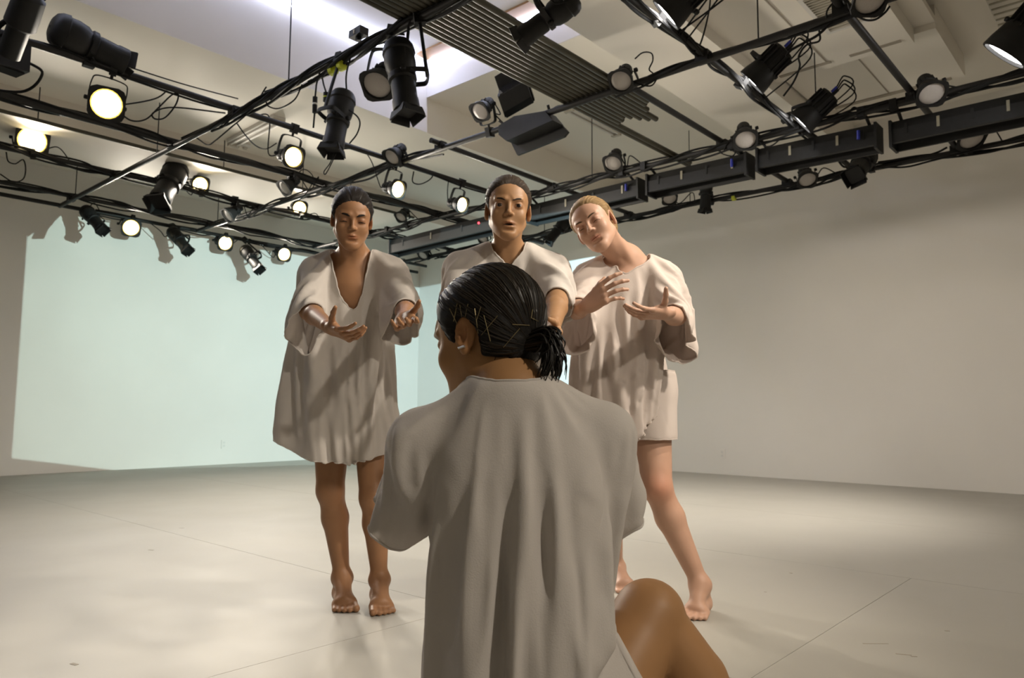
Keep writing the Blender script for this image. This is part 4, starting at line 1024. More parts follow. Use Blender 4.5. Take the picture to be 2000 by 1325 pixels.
def finish_body(name, label, X, Q, base, skin, H, lipcol=(.86, .66, .62), zones=(), extra=None, mouth=0.0):
    """base: foot point in view coordinates; vertices become local to it"""
    o = npmesh(name, X - base, Q, skin)
    o.location = Vector(ROT @ base); o.rotation_euler = (0, 0, TH)
    L = H.local(X); t = np.ones((len(X), 4), np.float32)
    m = np.exp(-((L[:, 0] / .022) ** 4 + ((L[:, 2] + .0615) / .0090) ** 4)) * (L[:, 1] < -.070)
    for c_ in range(3): t[:, c_] *= 1 - (1 - lipcol[c_]) * m
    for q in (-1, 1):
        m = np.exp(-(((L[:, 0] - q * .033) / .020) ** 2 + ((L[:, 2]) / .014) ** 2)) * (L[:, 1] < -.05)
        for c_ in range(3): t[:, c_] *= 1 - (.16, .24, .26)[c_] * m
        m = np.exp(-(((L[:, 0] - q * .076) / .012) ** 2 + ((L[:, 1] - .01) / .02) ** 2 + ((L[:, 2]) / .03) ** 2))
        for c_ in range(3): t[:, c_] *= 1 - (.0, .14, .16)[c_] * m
    if mouth:
        m = np.exp(-((L[:, 0] / .019) ** 4 + ((L[:, 2] + .0610 + mouth * .5) / (.0018 + mouth * .5)) ** 4)) * (L[:, 1] > -.0845)
        for c_ in range(3): t[:, c_] *= 1 - .92 * m
    for (c0, r0, col) in zones:
        m = np.exp(-(np.linalg.norm(X - np.array(c0), axis=1) / r0) ** 2)
        for c_ in range(3): t[:, c_] *= 1 - (1 - col[c_]) * m
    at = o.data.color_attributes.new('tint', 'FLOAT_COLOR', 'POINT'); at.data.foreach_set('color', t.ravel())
    return tag(o, label, 'person')
def child(name, X, Q, m, body, base, subdiv=0, solid=0.0, label=None):
    o = npmesh(name, X - base, Q, m); o.parent = body
    if solid:
        md = o.modifiers.new('thickness', 'SOLIDIFY'); md.thickness = solid; md.offset = 0
    if subdiv:
        md = o.modifiers.new('smooth', 'SUBSURF'); md.levels = subdiv; md.render_levels = subdiv
    if label: o['label'] = label
    return o
def child_mb(mb, name, m, body, base, smooth=True, label=None):
    o = mb.build(name, m, None, smooth); me = o.data
    me.transform(Matrix.Translation(Vector([-float(q) for q in base]))); o.parent = body
    if label: o['label'] = label
    return o
def on_face(S, H):
    D = S.field(H.c - .13, H.c + .13, .003, margin=.009); yy = np.linspace(-.14, -.03, 111)
    def q(x, z, lift=0.0):
        P = np.array([H.p(x, t, z) for t in yy]); d, _ = sample(*D, P); i = np.argmax(d < 0) if (d < 0).any() else len(yy) - 1
        return H.p(x, yy[i] - lift, z)
    return q
def face_bits(S, H, body, base, browcol, eyes='down', iris=(0, 0), browt=.0026, lift=-.003, lash=1.0):
    M_BROW = hair_mat('eyebrow_hair', browcol, .6); of = on_face(S, H)
    for q in (-1, 1):
        pts = [of(q * .0125, .0200 + lift, .0002), of(q * .020, .0225 + lift, .0003), of(q * .030, .0250 + lift, .0003), of(q * .040, .0255 + lift, .0002), of(q * .050, .0215 + lift, .0)]
        P = spline(pts, 5); r = np.interp(np.linspace(0, 1, len(P)), [0, .25, .6, 1], [browt * .7, browt * 1.1, browt * .9, browt * .25]) * H.s
        mb = MB(); mb.tube(P, r, 6); v = np.array(mb.v); cc = np.repeat(P, 6, 0); upv = H.R[:, 2]; fw = H.R[:, 1]
        mb.v = [tuple(t) for t in v + ((v - cc) @ upv)[:, None] * upv * .35 - ((v - cc) @ fw)[:, None] * fw * .55]
        child_mb(mb, 'eyebrow', M_BROW, body, base)
        if eyes != 'shut':
            c = H.p(q * .0320, -.0735, .0005); mb = MB(); n = 14; v = []; f = []
            for i in range(n + 1):
                th = math.pi * i / n
                for k in range(18):
                    ph = 2 * math.pi * k / 18; v.append((math.sin(th) * math.cos(ph), -math.cos(th), math.sin(th) * math.sin(ph)))
            Rg = H.R @ rotm('z', iris[0]) @ rotm('x', iris[1])
            mb.v = [tuple(c + Rg @ np.array(t) * .0118 * H.s) for t in v]
            mb.f = [(i * 18 + k, i * 18 + (k + 1) % 18, (i + 1) * 18 + (k + 1) % 18, (i + 1) * 18 + k) for i in range(n) for k in range(18)]
            o = child_mb(mb, 'eye', M_EYEW, body, base); o.data.materials.append(M_IRIS)
            for pg in o.data.polygons:
                if pg.index // 18 < 3: pg.material_index = 1
        zz = .0050 if eyes == 'open' else -.0055
        P = spline([of(q * .0205, zz - .003, .0), of(q * .027, zz, .0004), of(q * .036, zz, .0004), of(q * .0465, zz - .0025, .0)], 5)
        child_mb(MB().tube(P, np.interp(np.linspace(0, 1, len(P)), [0, .5, 1], [.0004, .0011, .0008]) * H.s * lash, 5), 'eyelashes', M_BROW, body, base)
hair_fields = {}
def hair_strand_mat(name, col): return mat(name, col or (.02, .015, .011), .42, spec=.35, noise=.4, nscale=30)
def add_hair(H, m, body, base, tie=(0, .10, .035), line=0.0, thick=.0075, h=.0026, ridge=.0007, nr=46, name='hair', nape=-.062, extra=None, seed=1, strands=150, scol=None):
    S = Shape(); s = H.s; R = H.R; p = H.p; T = np.array(tie); rs = np.random.RandomState(seed); ph = rs.uniform(0, 6.28, 8); fr = rs.randint(9, nr, 8)
    S.ell(p(0, .018, .036), (np.array([.070, .090, .082]) + thick) * s, R, k=.01)
    S.ell(p(0, -.026, .030), (np.array([.066, .060, .062]) + thick * .9) * s, R, k=.03)
    S.ell(p(0, .045, -.018), (np.array([.058, .052, .055]) + thick * .5) * s, R, k=.03)
    if extra: extra(S)
    def ridges(P):
        L = H.local(P); c = np.array([0, .018, .036]); a = unit(T - c); u = unit(np.cross(a, (1, .01, .02))); w = np.cross(a, u); d = L - c
        an = np.arctan2(d @ u, d @ w); t = d @ a
        out = sum(np.sin(an * f + q + 6 * t) for f, q in zip(fr, ph)) / 8
        return out * ridge * 2.0 * s
    lo, hi = S.bounds(.01); S.func(ridges, lo, hi, op=0)
    # hairline: cut away in front and below
    def cut(P):
        L = H.local(P); x, y, z = L[..., 0], L[..., 1], L[..., 2]; ax = np.abs(x)
        f1 = ((-.082 + line + (.078 - z) * .50 + np.maximum(ax - .035, 0) * .16 + .0007 * np.sin(x * 310 + 1) + .0006 * np.sin(x * 730 + z * 400)) - y) / 1.12
        low = (nape + (.055 - np.clip(y, -.05, .09)) * .42 + .003 * np.sin(x * 260 + 2) + .002 * np.sin(x * 610) - z)
        ear = .024 - np.sqrt(((y - .006) / .9) ** 2 + ((z + .010) / 1.35) ** 2) - np.where(ax > .05, 0, 1)
        return -np.maximum(np.maximum(f1, low), ear) * s
    S.func(lambda P: np.clip(1 - cut(P) / (.020 * s), 0, 1) ** 2 * (thick + .002) * s, lo, hi, op=0)
    S.func(lambda P: cut(P), lo, hi, k=.003, op=-1)
    D, l0, hh = S.field(lo, hi, h * s, margin=.03)
    X, Q = nets(D, l0, hh); X, Q = clean(X, Q); o = child(name, X, Q, m, body, base)
    L = H.local(X); c = np.array([0, .018, .036]); a = unit(T - c); u = unit(np.cross(a, (1, .01, .02))); w = np.cross(a, u); d = L - c
    an = np.arctan2(d @ u, d @ w); st = np.stack([np.cos(an) * 1.0, np.sin(an) * 1.0, d @ a * 1.2], 1)
    at = o.data.attributes.new('strand', 'FLOAT_VECTOR', 'POINT'); at.data.foreach_set('vector', st.astype(np.float32).ravel())
    o_field = (D, l0, hh); hair_fields[o.name] = o_field
    # combed strands lying on the surface, from the hairline to the tie
    mb = MB(); cw = H.p(*c); rr = np.linspace(.055, .16, 90) * s
    for i in range(strands):
        f0 = rs.uniform(0, 2 * math.pi); t0 = rs.uniform(.15, 1.9); t1 = t0 + rs.uniform(.5, 1.3); P = []; wob = rs.uniform(-.05, .05)
        for tt in np.linspace(t0, min(t1, 2.75), 13):
            ff = f0 + wob * math.sin(tt * 2.2); dl = a * math.cos(tt) + (w * math.cos(ff) + u * math.sin(ff)) * math.sin(tt); dv = H.R @ dl
            dd, _ = sample(*o_field, cw + rr[:, None] * dv); neg = np.flatnonzero(dd < 0)
            if not len(neg): break
            r_ = rr[neg[-1]]; p_ = dl * r_ / s; e = np.linalg.norm(p_ / np.array([.070, .090, .082]))
            if neg[-1] >= 88 or (e < 1.0 and p_[1] < .02): break
            P.append(cw + dv * (r_ + .0009))
        if len(P) > 5:
            q_ = np.linspace(0, 1, len(P)); mb.tube(spline(P, 2), np.interp(np.linspace(0, 1, 2 * (len(P) - 1) + 1), [0, .15, .85, 1], [.0002, .0011, .0011, .0002]) * s, 4)
    if mb.v: child_mb(mb, 'hair_strands', hair_strand_mat(m.name + '_strands', scol), o, base)
    return o

def boundary(Q):
    E = np.vstack([Q[:, [0, 1]], Q[:, [1, 2]], Q[:, [2, 3]], Q[:, [3, 0]]]); K2 = np.sort(E, 1)
    u, inv, cnt = np.unique(K2, axis=0, return_inverse=True, return_counts=True); return u[cnt == 1]
def smooth_boundary(X, Q, it=10):
    Bd = boundary(Q); n = len(X); deg = np.bincount(Bd.ravel(), minlength=n); m = deg > 0; X = X.copy()
    for _ in range(it):
        S_ = np.zeros_like(X)
        for ax in range(3): S_[:, ax] = np.bincount(Bd[:, 0], X[Bd[:, 1], ax], n) + np.bincount(Bd[:, 1], X[Bd[:, 0], ax], n)
        X[m] += .5 * (S_[m] / deg[m][:, None] - X[m])
    return X
def loops(Q):
    Bd = boundary(Q); nb = {}
    for a, b in Bd.tolist(): nb.setdefault(a, []).append(b); nb.setdefault(b, []).append(a)
    out = []; seen = set()
    for s0 in nb:
        if s0 in seen: continue
        lp = [s0]; seen.add(s0); cur = s0
        while True:
            nx = [q for q in nb[cur] if q not in seen]
            if not nx: break
            cur = nx[0]; seen.add(cur); lp.append(cur)
        out.append(lp)
    return out
def garment(S, cutf, h=.0145):
    lo, hi = S.bounds(.03); X, Q = nets(*S.field(lo, hi, h, margin=.06)); cen = X[Q].mean(1); Q = Q[~cutf(cen)]
    X, Q = clean(X, Q); lab = components(len(X), Q); main = np.bincount(lab).argmax(); Q = Q[(lab[Q] == main).all(1)]; X, Q = clean(X, Q)
    for _ in range(3):                                   # trim tags that hang on by one corner
        nq = np.bincount(Q.ravel(), minlength=len(X)); bad = (nq[Q] == 1).sum(1) >= 2
        if not bad.any(): break
        Q = Q[~bad]
    X, Q = clean(X, Q)
    X = smooth_boundary(X, Q, 14); X = laplace(X, Q, 3, .3); X = smooth_boundary(X, Q, 3)
    return X, Q
def hems(X, Q, m, body, base, r=.0028, minlen=20):
    for lp in loops(Q):
        if len(lp) < minlen: continue
        P = X[lp]; P = np.vstack([P, P[:1]]); mb = MB().tube(spline(P, 2), r, 5, cap=False)
        child_mb(mb, 'hem', m, body, base)
def edge_band(X, Q, sel, rings=1):
    """boundary quads of an open mesh that satisfy sel (for hems)"""
    pass
def loft(levels, n=None):
    """distance function of stacked ellipses: levels of (z, cx, cy, rx, ry)"""
    Lv = np.array(sorted(levels)); zz = Lv[:, 0]
    def f(P):
        z = np.clip(P[..., 2], zz[0], zz[-1]); cx, cy, rx, ry = [np.interp(z, zz, Lv[:, i]) for i in (1, 2, 3, 4)]
        d = (np.sqrt(((P[..., 0] - cx) / rx) ** 2 + ((P[..., 1] - cy) / ry) ** 2) - 1) * np.minimum(rx, ry)
        return np.maximum(d, np.maximum(P[..., 2] - zz[-1], zz[0] - P[..., 2]))
    lo = np.array([(Lv[:, 1] - Lv[:, 3]).min(), (Lv[:, 2] - Lv[:, 4]).min(), zz[0]]); hi = np.array([(Lv[:, 1] + Lv[:, 3]).max(), (Lv[:, 2] + Lv[:, 4]).max(), zz[-1]])
    return f, lo, hi
def axis_t(P, a, b): ab = np.array(b) - np.array(a); return ((P - np.array(a)) @ ab) / (ab @ ab)
def boxr(c, r, h): return (np.array(c) - r, np.array(c) + r, h)

def atz_v(px, py): r = view_ray(px, py); return O + r * (-CAMH / r[2])
def VX(px, y): return (px - 1000) / F * y * 1.0
def vnormals(X, Q):
    nq = np.cross(X[Q[:, 2]] - X[Q[:, 0]], X[Q[:, 3]] - X[Q[:, 1]]); N_ = np.zeros_like(X)
    for c_ in range(4):
        for ax in range(3): N_[:, ax] += np.bincount(Q[:, c_], nq[:, ax], len(X))
    return N_ / (np.linalg.norm(N_, axis=1)[:, None] + 1e-12)
def pleat(X, Q, neck, amp, seed, reach=.35, slant=1.0, nf=(9, 13, 18, 25, 34, 41)):
    """gathers: ridges that fan out from the neck down the cloth"""
    r = np.random.RandomState(seed); d = X - np.array(neck); th = np.arctan2(d[:, 0], -d[:, 1]); z = -d[:, 2]; w = np.zeros(len(X))
    for n_ in nf:
        w += np.sin(n_ * th + r.uniform(0, 6.28) + slant * r.uniform(-6, 6) * z + 1.5 * np.sin(z * r.uniform(3, 8) + r.uniform(0, 6))) * np.clip(np.sin(th * r.randint(1, 3) + r.uniform(0, 6) + z * 3) + .6, 0, 1) / (n_ / 13) ** .6
    a = amp * np.clip((np.linalg.norm(d, axis=1) - .095) / reach, 0, 1) ** .7
    return X + vnormals(X, Q) * (a * np.clip(w * .6, -1.1, 1.1))[:, None]
def wear(S, GX, GQ, neck, rpin, seed, horiz, steps=480, bend=.2, extra_pin=None, h=.012, thick=.007, vert=.97, wind=None, floor=None, fric=.6, amp=0.0, reach=.35, nf=(9, 13, 18, 25), slant=1.0):
    if amp: GX = pleat(GX, GQ, neck, amp, seed, reach, slant, nf)
    lo = GX.min(0) - .06; hi = GX.max(0) + .06; lo[2] -= .15
    coll = S.field(lo, hi, h, margin=.06)
    pin = (np.linalg.norm(GX - np.array(neck), axis=1) < rpin) & (GX[:, 2] > neck[2] - .05)
    if extra_pin is not None: pin |= extra_pin(GX)
    d, Gd = sample(*coll, GX); push = np.maximum(thick - d, 0); GX = GX + Gd * push[:, None]
    X = drape(GX, GQ, coll, steps, horiz, vert, pin, thick, seed=seed, bend=bend, wind=wind, floor=floor, fric=fric)
    return laplace(X, GQ, 1, .15)
def tunic(S, body, base, m, neck, levels, arms, vneck, hem, horiz=1.16, seed=1, label='', h=.0145, k=.04, rpin=.10, nr=.075, wind=None, vert=.97, steps=480, name='tunic', fric=.6, back=False, extra_pin=None, floor=None, amp=.017, reach=.14, nf=(9, 13, 18, 25, 34, 41), slant=1.0):
    """levels: loft rings; arms: (shoulder, end, r0, r1); vneck: (x, z, half width at top) or None; hem: function of x, y giving z"""
    G = Shape(); f, lo, hi = loft(levels); G.func(f, lo, hi, k=.03); neck = np.array(neck)
    for (sh, en, r0, r1) in arms:
        sd = np.sign(sh[0] - neck[0]); G.cone(np.array(sh) + (0, 0, .012), neck + (sd * .02, 0, -.006), .056, .050, k=.05)
    for (sh, en, r0, r1) in arms: G.cone(sh, en, r0, r1, k=k)
    tz = neck[2]
    def cutf(P):
        x, y, z = P.T; out = z < hem(x, y)
        if vneck is not None:
            vx, vz, vw = vneck; wv = np.interp(z, [vz, tz - .01, tz + .2], [0, vw, vw * 1.2]); fr = y > neck[1] - .01 if back else y < neck[1] + .01
            out |= (np.abs(x - vx - (neck[0] - vx) * np.clip((z - vz) / (tz - vz), 0, 1)) < wv) & (z > vz) & fr
        out |= (((x - neck[0]) / nr) ** 2 + ((y - neck[1]) / nr) ** 2 < 1) & (z > tz - .015)
        out |= z > tz + .05
        ft = f(P) > .02
        for (sh, en, r0, r1) in arms:
            ta = axis_t(P, sh, en); ra = np.linalg.norm(P - np.array(sh) - ta[:, None] * (np.array(en) - np.array(sh)), axis=1)
            out |= (ta > .98) & ft & (ra < r1 * 1.25)
        return out
    GX, GQ = garment(G, cutf, h); X = wear(S, GX, GQ, neck, rpin, seed, horiz, steps, wind=wind, vert=vert, fric=fric, extra_pin=extra_pin, floor=floor, amp=amp, reach=reach, bend=.05, nf=nf, slant=slant)
    o = child(name, X, GQ, m, body, base, 1, .0022, label); hems(X, GQ, m, o, base)
    return o, X, GQ

# ---- left dancer: dark hair, looking down, arms held forward
def dancer_left():
    S = Shape(); base = V(700, 1200, 2.93); base[2] = 0
    H = Head(V(687, 428, 2.70), yaw=16, pitch=18, roll=1, s=.96)
    neck = V(690, 503, 2.83); shL = V(614, 528, 2.82); shR = V(764, 530, 2.82); chest = V(690, 585, 2.86); pel = V(688, 772, 2.96)
    add_torso(S, pel, chest, neck, shL, shR, .95)
    add_head(S, H, 'shut'); add_neck(S, H, neck)
    hipL, hipR = V(650, 795, 2.97), V(727, 795, 2.97)
    knL, knR = V(645, 958, 2.92), V(729, 972, 2.90); anL, anR = V(668, 1128, 2.98), V(741, 1132, 2.96)
    add_leg(S, hipL, knL, anL, (.083, .052, .050, .029)); add_leg(S, hipR, knR, anR, (.083, .052, .050, .029))
    tL = atz_v(676, 1198); tR = atz_v(748, 1203); add_foot(S, anL, tL, flip=-1); add_foot(S, anR, tR, flip=1)
    elL, wrL = V(603, 608, 2.66), V(648, 642, 2.42); elR, wrR = V(793, 604, 2.62), V(788, 622, 2.40)
    add_arm(S, shL, elL, wrL); add_arm(S, shR, elR, wrR)
    hL = add_hand(S, wrL, (.66, -.62, -.30), (.45, .25, .9), 1, (18, 20, 24, 30), (18, 20, 24, 28), (62, 10))
    hR = add_hand(S, wrR, (.22, -.90, -.34), (-.45, .20, .85), -1, (2, 8, 14, 20), (18, 24, 28, 32), (50, 12))
    X, Q = mesh_regions(S, [boxr(H.c, .135, .0024), boxr(hL, .115, .0025), boxr(hR, .115, .0025), (np.array([tL[0] - .09, tL[1] - .05, -.01]), np.array([tR[0] + .09, anR[1] + .1, .10]), .0035)], .006)
    body = finish_body('person', 'dark-haired dancer in loose white tunic at left, looking down, hands held out', X, Q, base, skin_mat('skin_tan', (.335, .172, .086)), H)
    face_bits(S, H, body, base, (.012, .008, .006), 'shut', (0, 30), .0032, -.003, 2.0)
    add_hair(H, hair_mat('dark_hair', (.014, .010, .008)), body, base, ridge=.0017, nr=26, scol=(.024, .017, .012), strands=220)
    xc = -.69
    lv = [(.50, xc, 2.93, .240, .165), (.82, xc, 2.92, .222, .155), (1.0, xc + .01, 2.88, .207, .145), (1.15, xc + .02, 2.86, .185, .130), (1.24, -.60, 2.84, .160, .108), (1.335, neck[0], 2.83, .085, .07)]
    tunic(S, body, base, M_CLOTH, neck, lv, [(shL, shL + (elL - shL) * 1.05 + (-.012, 0, -.01), .072, .082), (shR, shR + (elR - shR) * 1.0 + (0, 0, -.01), .070, .078)],
          (V(697, 588, 2.76)[0], V(697, 592, 2.76)[2], .074), lambda x, y: .600 + .11 * np.clip((x + .60) / -.30, 0, 1) ** 2 + .07 * np.clip((x + .60) / .15, 0, 1) ** 2, 1.08, 3, 'loose white jersey tunic with deep V neck')
    return body

# ---- middle dancer: slicked brown hair, facing the viewer, arms reaching down and forward
def dancer_middle():
    S = Shape(); base = V(992, 1200, 2.95); base[2] = 0
    H = Head(V(992, 411, 2.64), yaw=3, pitch=4, roll=1, s=1.06)
    neck = V(992, 492, 2.74); shL = V(896, 520, 2.73); shR = V(1084, 524, 2.73); chest = V(990, 585, 2.80); pel = V(988, 765, 2.95)
    add_torso(S, pel, chest, neck, shL, shR, 1.0); add_head(S, H, 'open', mouth=.006, jaw=.95); add_neck(S, H, neck)
    hipL, hipR = V(950, 790, 2.95), V(1026, 790, 2.95); knL, knR = V(955, 965, 2.92), V(1022, 965, 2.92); anL, anR = V(960, 1130, 2.98), V(1018, 1130, 2.98)
    add_leg(S, hipL, knL, anL); add_leg(S, hipR, knR, anR)
    tL = np.array([anL[0] - .02, anL[1] - .18, 0]); tR = np.array([anR[0] + .02, anR[1] - .18, 0]); add_foot(S, anL, tL, flip=-1); add_foot(S, anR, tR, flip=1)
    elL, wrL = V(890, 600, 2.52), V(915, 655, 2.30); elR, wrR = V(1088, 590, 2.50), V(1080, 640, 2.27)
    add_arm(S, shL, elL, wrL, (.041, .034, .033, .023)); add_arm(S, shR, elR, wrR, (.041, .034, .033, .023))
    hL = add_hand(S, wrL, (.1, -.75, -.55), (.7, .1, .6), 1, (30, 35, 40, 45), (35, 35, 35, 35), (40, 25))
    hR = add_hand(S, wrR, (-.05, -.75, -.55), (-.7, .1, .6), -1, (40, 48, 52, 55), (45, 45, 45, 45), (40, 25))
    X, Q = mesh_regions(S, [boxr(H.c, .142, .0024), boxr(hL, .115, .003), boxr(hR, .115, .0025)], .007)
    body = finish_body('person', 'dancer with slicked-back brown hair standing in the middle, facing the viewer, lips parted', X, Q, base, skin_mat('skin_olive', (.36, .198, .098)), H, mouth=.006)
    face_bits(S, H, body, base, (.020, .012, .007), 'open', (0, 6), .0024)
    add_hair(H, hair_mat('brown_hair', (.040, .026, .016)), body, base, line=.004, scol=(.062, .040, .024))
    lv = [(.50, -.03, 2.95, .24, .16), (.80, -.03, 2.94, .225, .155), (1.02, -.02, 2.88, .205, .145), (1.18, -.015, 2.80, .190, .130), (1.25, -.012, 2.77, .175, .11), (1.36, neck[0], 2.74, .085, .07)]
    tunic(S, body, base, M_CLOTH, neck, lv, [(shL, shL + (elL - shL) * 1.0 + (-.012, 0, -.02), .080, .090), (shR, shR + (elR - shR) * .82 + (.02, 0, -.01), .078, .082)],
          (V(995, 518, 2.66)[0], V(995, 520, 2.66)[2], .058), lambda x, y: .55 + 0 * x, 1.06, 5, 'white jersey tunic with shallow V neck')
    return body

# ---- right dancer: blonde, eyes shut, head tilted, stepping sideways
def dancer_right():
    S = Shape(); base = V(1280, 1200, 2.92); base[2] = 0
    H = Head(V(1163, 442, 2.74), yaw=-30, pitch=8, roll=-27, s=.99)
    neck = V(1224, 507, 2.86); shL = V(1146, 540, 2.86); shR = V(1298, 540, 2.86); chest = V(1222, 600, 2.88); pel = V(1232, 768, 2.95)
    add_torso(S, pel, chest, neck, shL, shR, .95); add_head(S, H, 'shut', jaw=.97); add_neck(S, H, neck)
    hipL, hipR = V(1196, 790, 2.98), V(1266, 790, 2.94); knL, knR = V(1190, 960, 3.10), V(1284, 952, 2.86); anL, anR = V(1203, 1108, 3.30), V(1368, 1142, 2.86)
    add_leg(S, hipL, knL, anL, (.085, .052, .050, .029)); add_leg(S, hipR, knR, anR, (.090, .056, .054, .031))
    tL = anL + np.array([.03, -.17, 0]); tL[2] = 0; tR = atz_v(1352, 1213); add_foot(S, anL, tL, flip=-1); add_foot(S, anR, tR, flip=1)
    elL, wrL = V(1124, 606, 2.68), V(1146, 598, 2.45); elR, wrR = V(1322, 618, 2.68), V(1296, 612, 2.46)
    add_arm(S, shL, elL, wrL); add_arm(S, shR, elR, wrR)
    hL = add_hand(S, wrL, (.62, -.50, .42), (.25, .72, -.25), 1, (4, 12, 20, 28), (22, 24, 26, 28), (52, 5), spread=1.7)
    hR = add_hand(S, wrR, (-.80, -.48, -.08), (-.1, .25, .95), -1, (8, 10, 14, 18), (12, 12, 14, 16), (75, 5))
    X, Q = mesh_regions(S, [boxr(H.c, .135, .0024), boxr(hL, .115, .0025), boxr(hR, .115, .0025), (np.array([tR[0] - .12, tR[1] - .06, -.01]), np.array([anR[0] + .1, anR[1] + .12, .12]), .0035)], .006)
    body = finish_body('person', 'blonde dancer in pale tunic at right, eyes shut and head tilted, stepping sideways', X, Q, base, skin_mat('skin_fair', (.52, .31, .215)), H, lipcol=(.92, .68, .66), zones=[(knR + (0, -.05, 0), .06, (1, .80, .74)), (knL + (0, -.05, 0), .06, (1, .84, .78))])
    face_bits(S, H, body, base, (.09, .055, .03), 'shut', (0, 0), .0024, -.003, 1.5)
    add_hair(H, hair_mat('blonde_hair', (.30, .19, .085), .4), body, base, line=.008, scol=(.40, .27, .13))
    lv = [(.55, V(1190, 850, 2.93)[0], 2.95, .215, .155), (.80, V(1200, 780, 2.93)[0], 2.93, .200, .150), (1.0, V(1205, 690, 2.9)[0], 2.90, .195, .145), (1.15, V(1215, 620, 2.88)[0], 2.87, .180, .130), (1.22, V(1220, 570, 2.87)[0], 2.86, .165, .110), (1.335, neck[0], 2.86, .085, .07)]
    xr = V(1290, 800, 2.9)[0]; xl = V(1200, 800, 2.9)[0]
    tunic(S, body, base, M_CLOTHP, neck, lv, [(shL, shL + (elL - shL) * 1.05 + (-.015, 0, -.03), .076, .095), (shR, shR + (elR - shR) * 1.05 + (.02, 0, -.04), .078, .105)],
          (V(1222, 528, 2.78)[0], V(1222, 531, 2.78)[2], .085), lambda x, y: .62 + np.clip((x - xl) / (xr - xl), 0, 1.2) * .20, 1.06, 9, 'pale jersey tunic with wide neck', nr=.082)
    sh = [(.60, 0, 0, 0, 0)]
    G = Shape(); G.cone(hipR + (0, 0, .10), hipR + (knR - hipR) * .62, .112, .092, k=.03); G.cone(hipL + (0, 0, .10), hipL + (knL - hipL) * .62, .110, .088, k=.03); G.ell(pel, (.172, .125, .12), k=.04)
    def cut(P): return (P[:, 2] > pel[2] + .09) | (P[:, 2] < V(1265, 862, 2.9)[2] + (P[:, 0] - hipR[0]) * -.05)
    GX, GQ = garment(G, cut, .014)
    X2 = wear(S, GX, GQ, pel + (0, 0, .08), .30, 4, 1.0, 60, extra_pin=lambda P: P[:, 2] > pel[2] - .02)
    so = child('shorts', X2, GQ, M_CLOTHP, body, base, 1, .002, 'pale thigh-length shorts under the tunic'); hems(X2, GQ, M_CLOTHP, so, base)
    return body

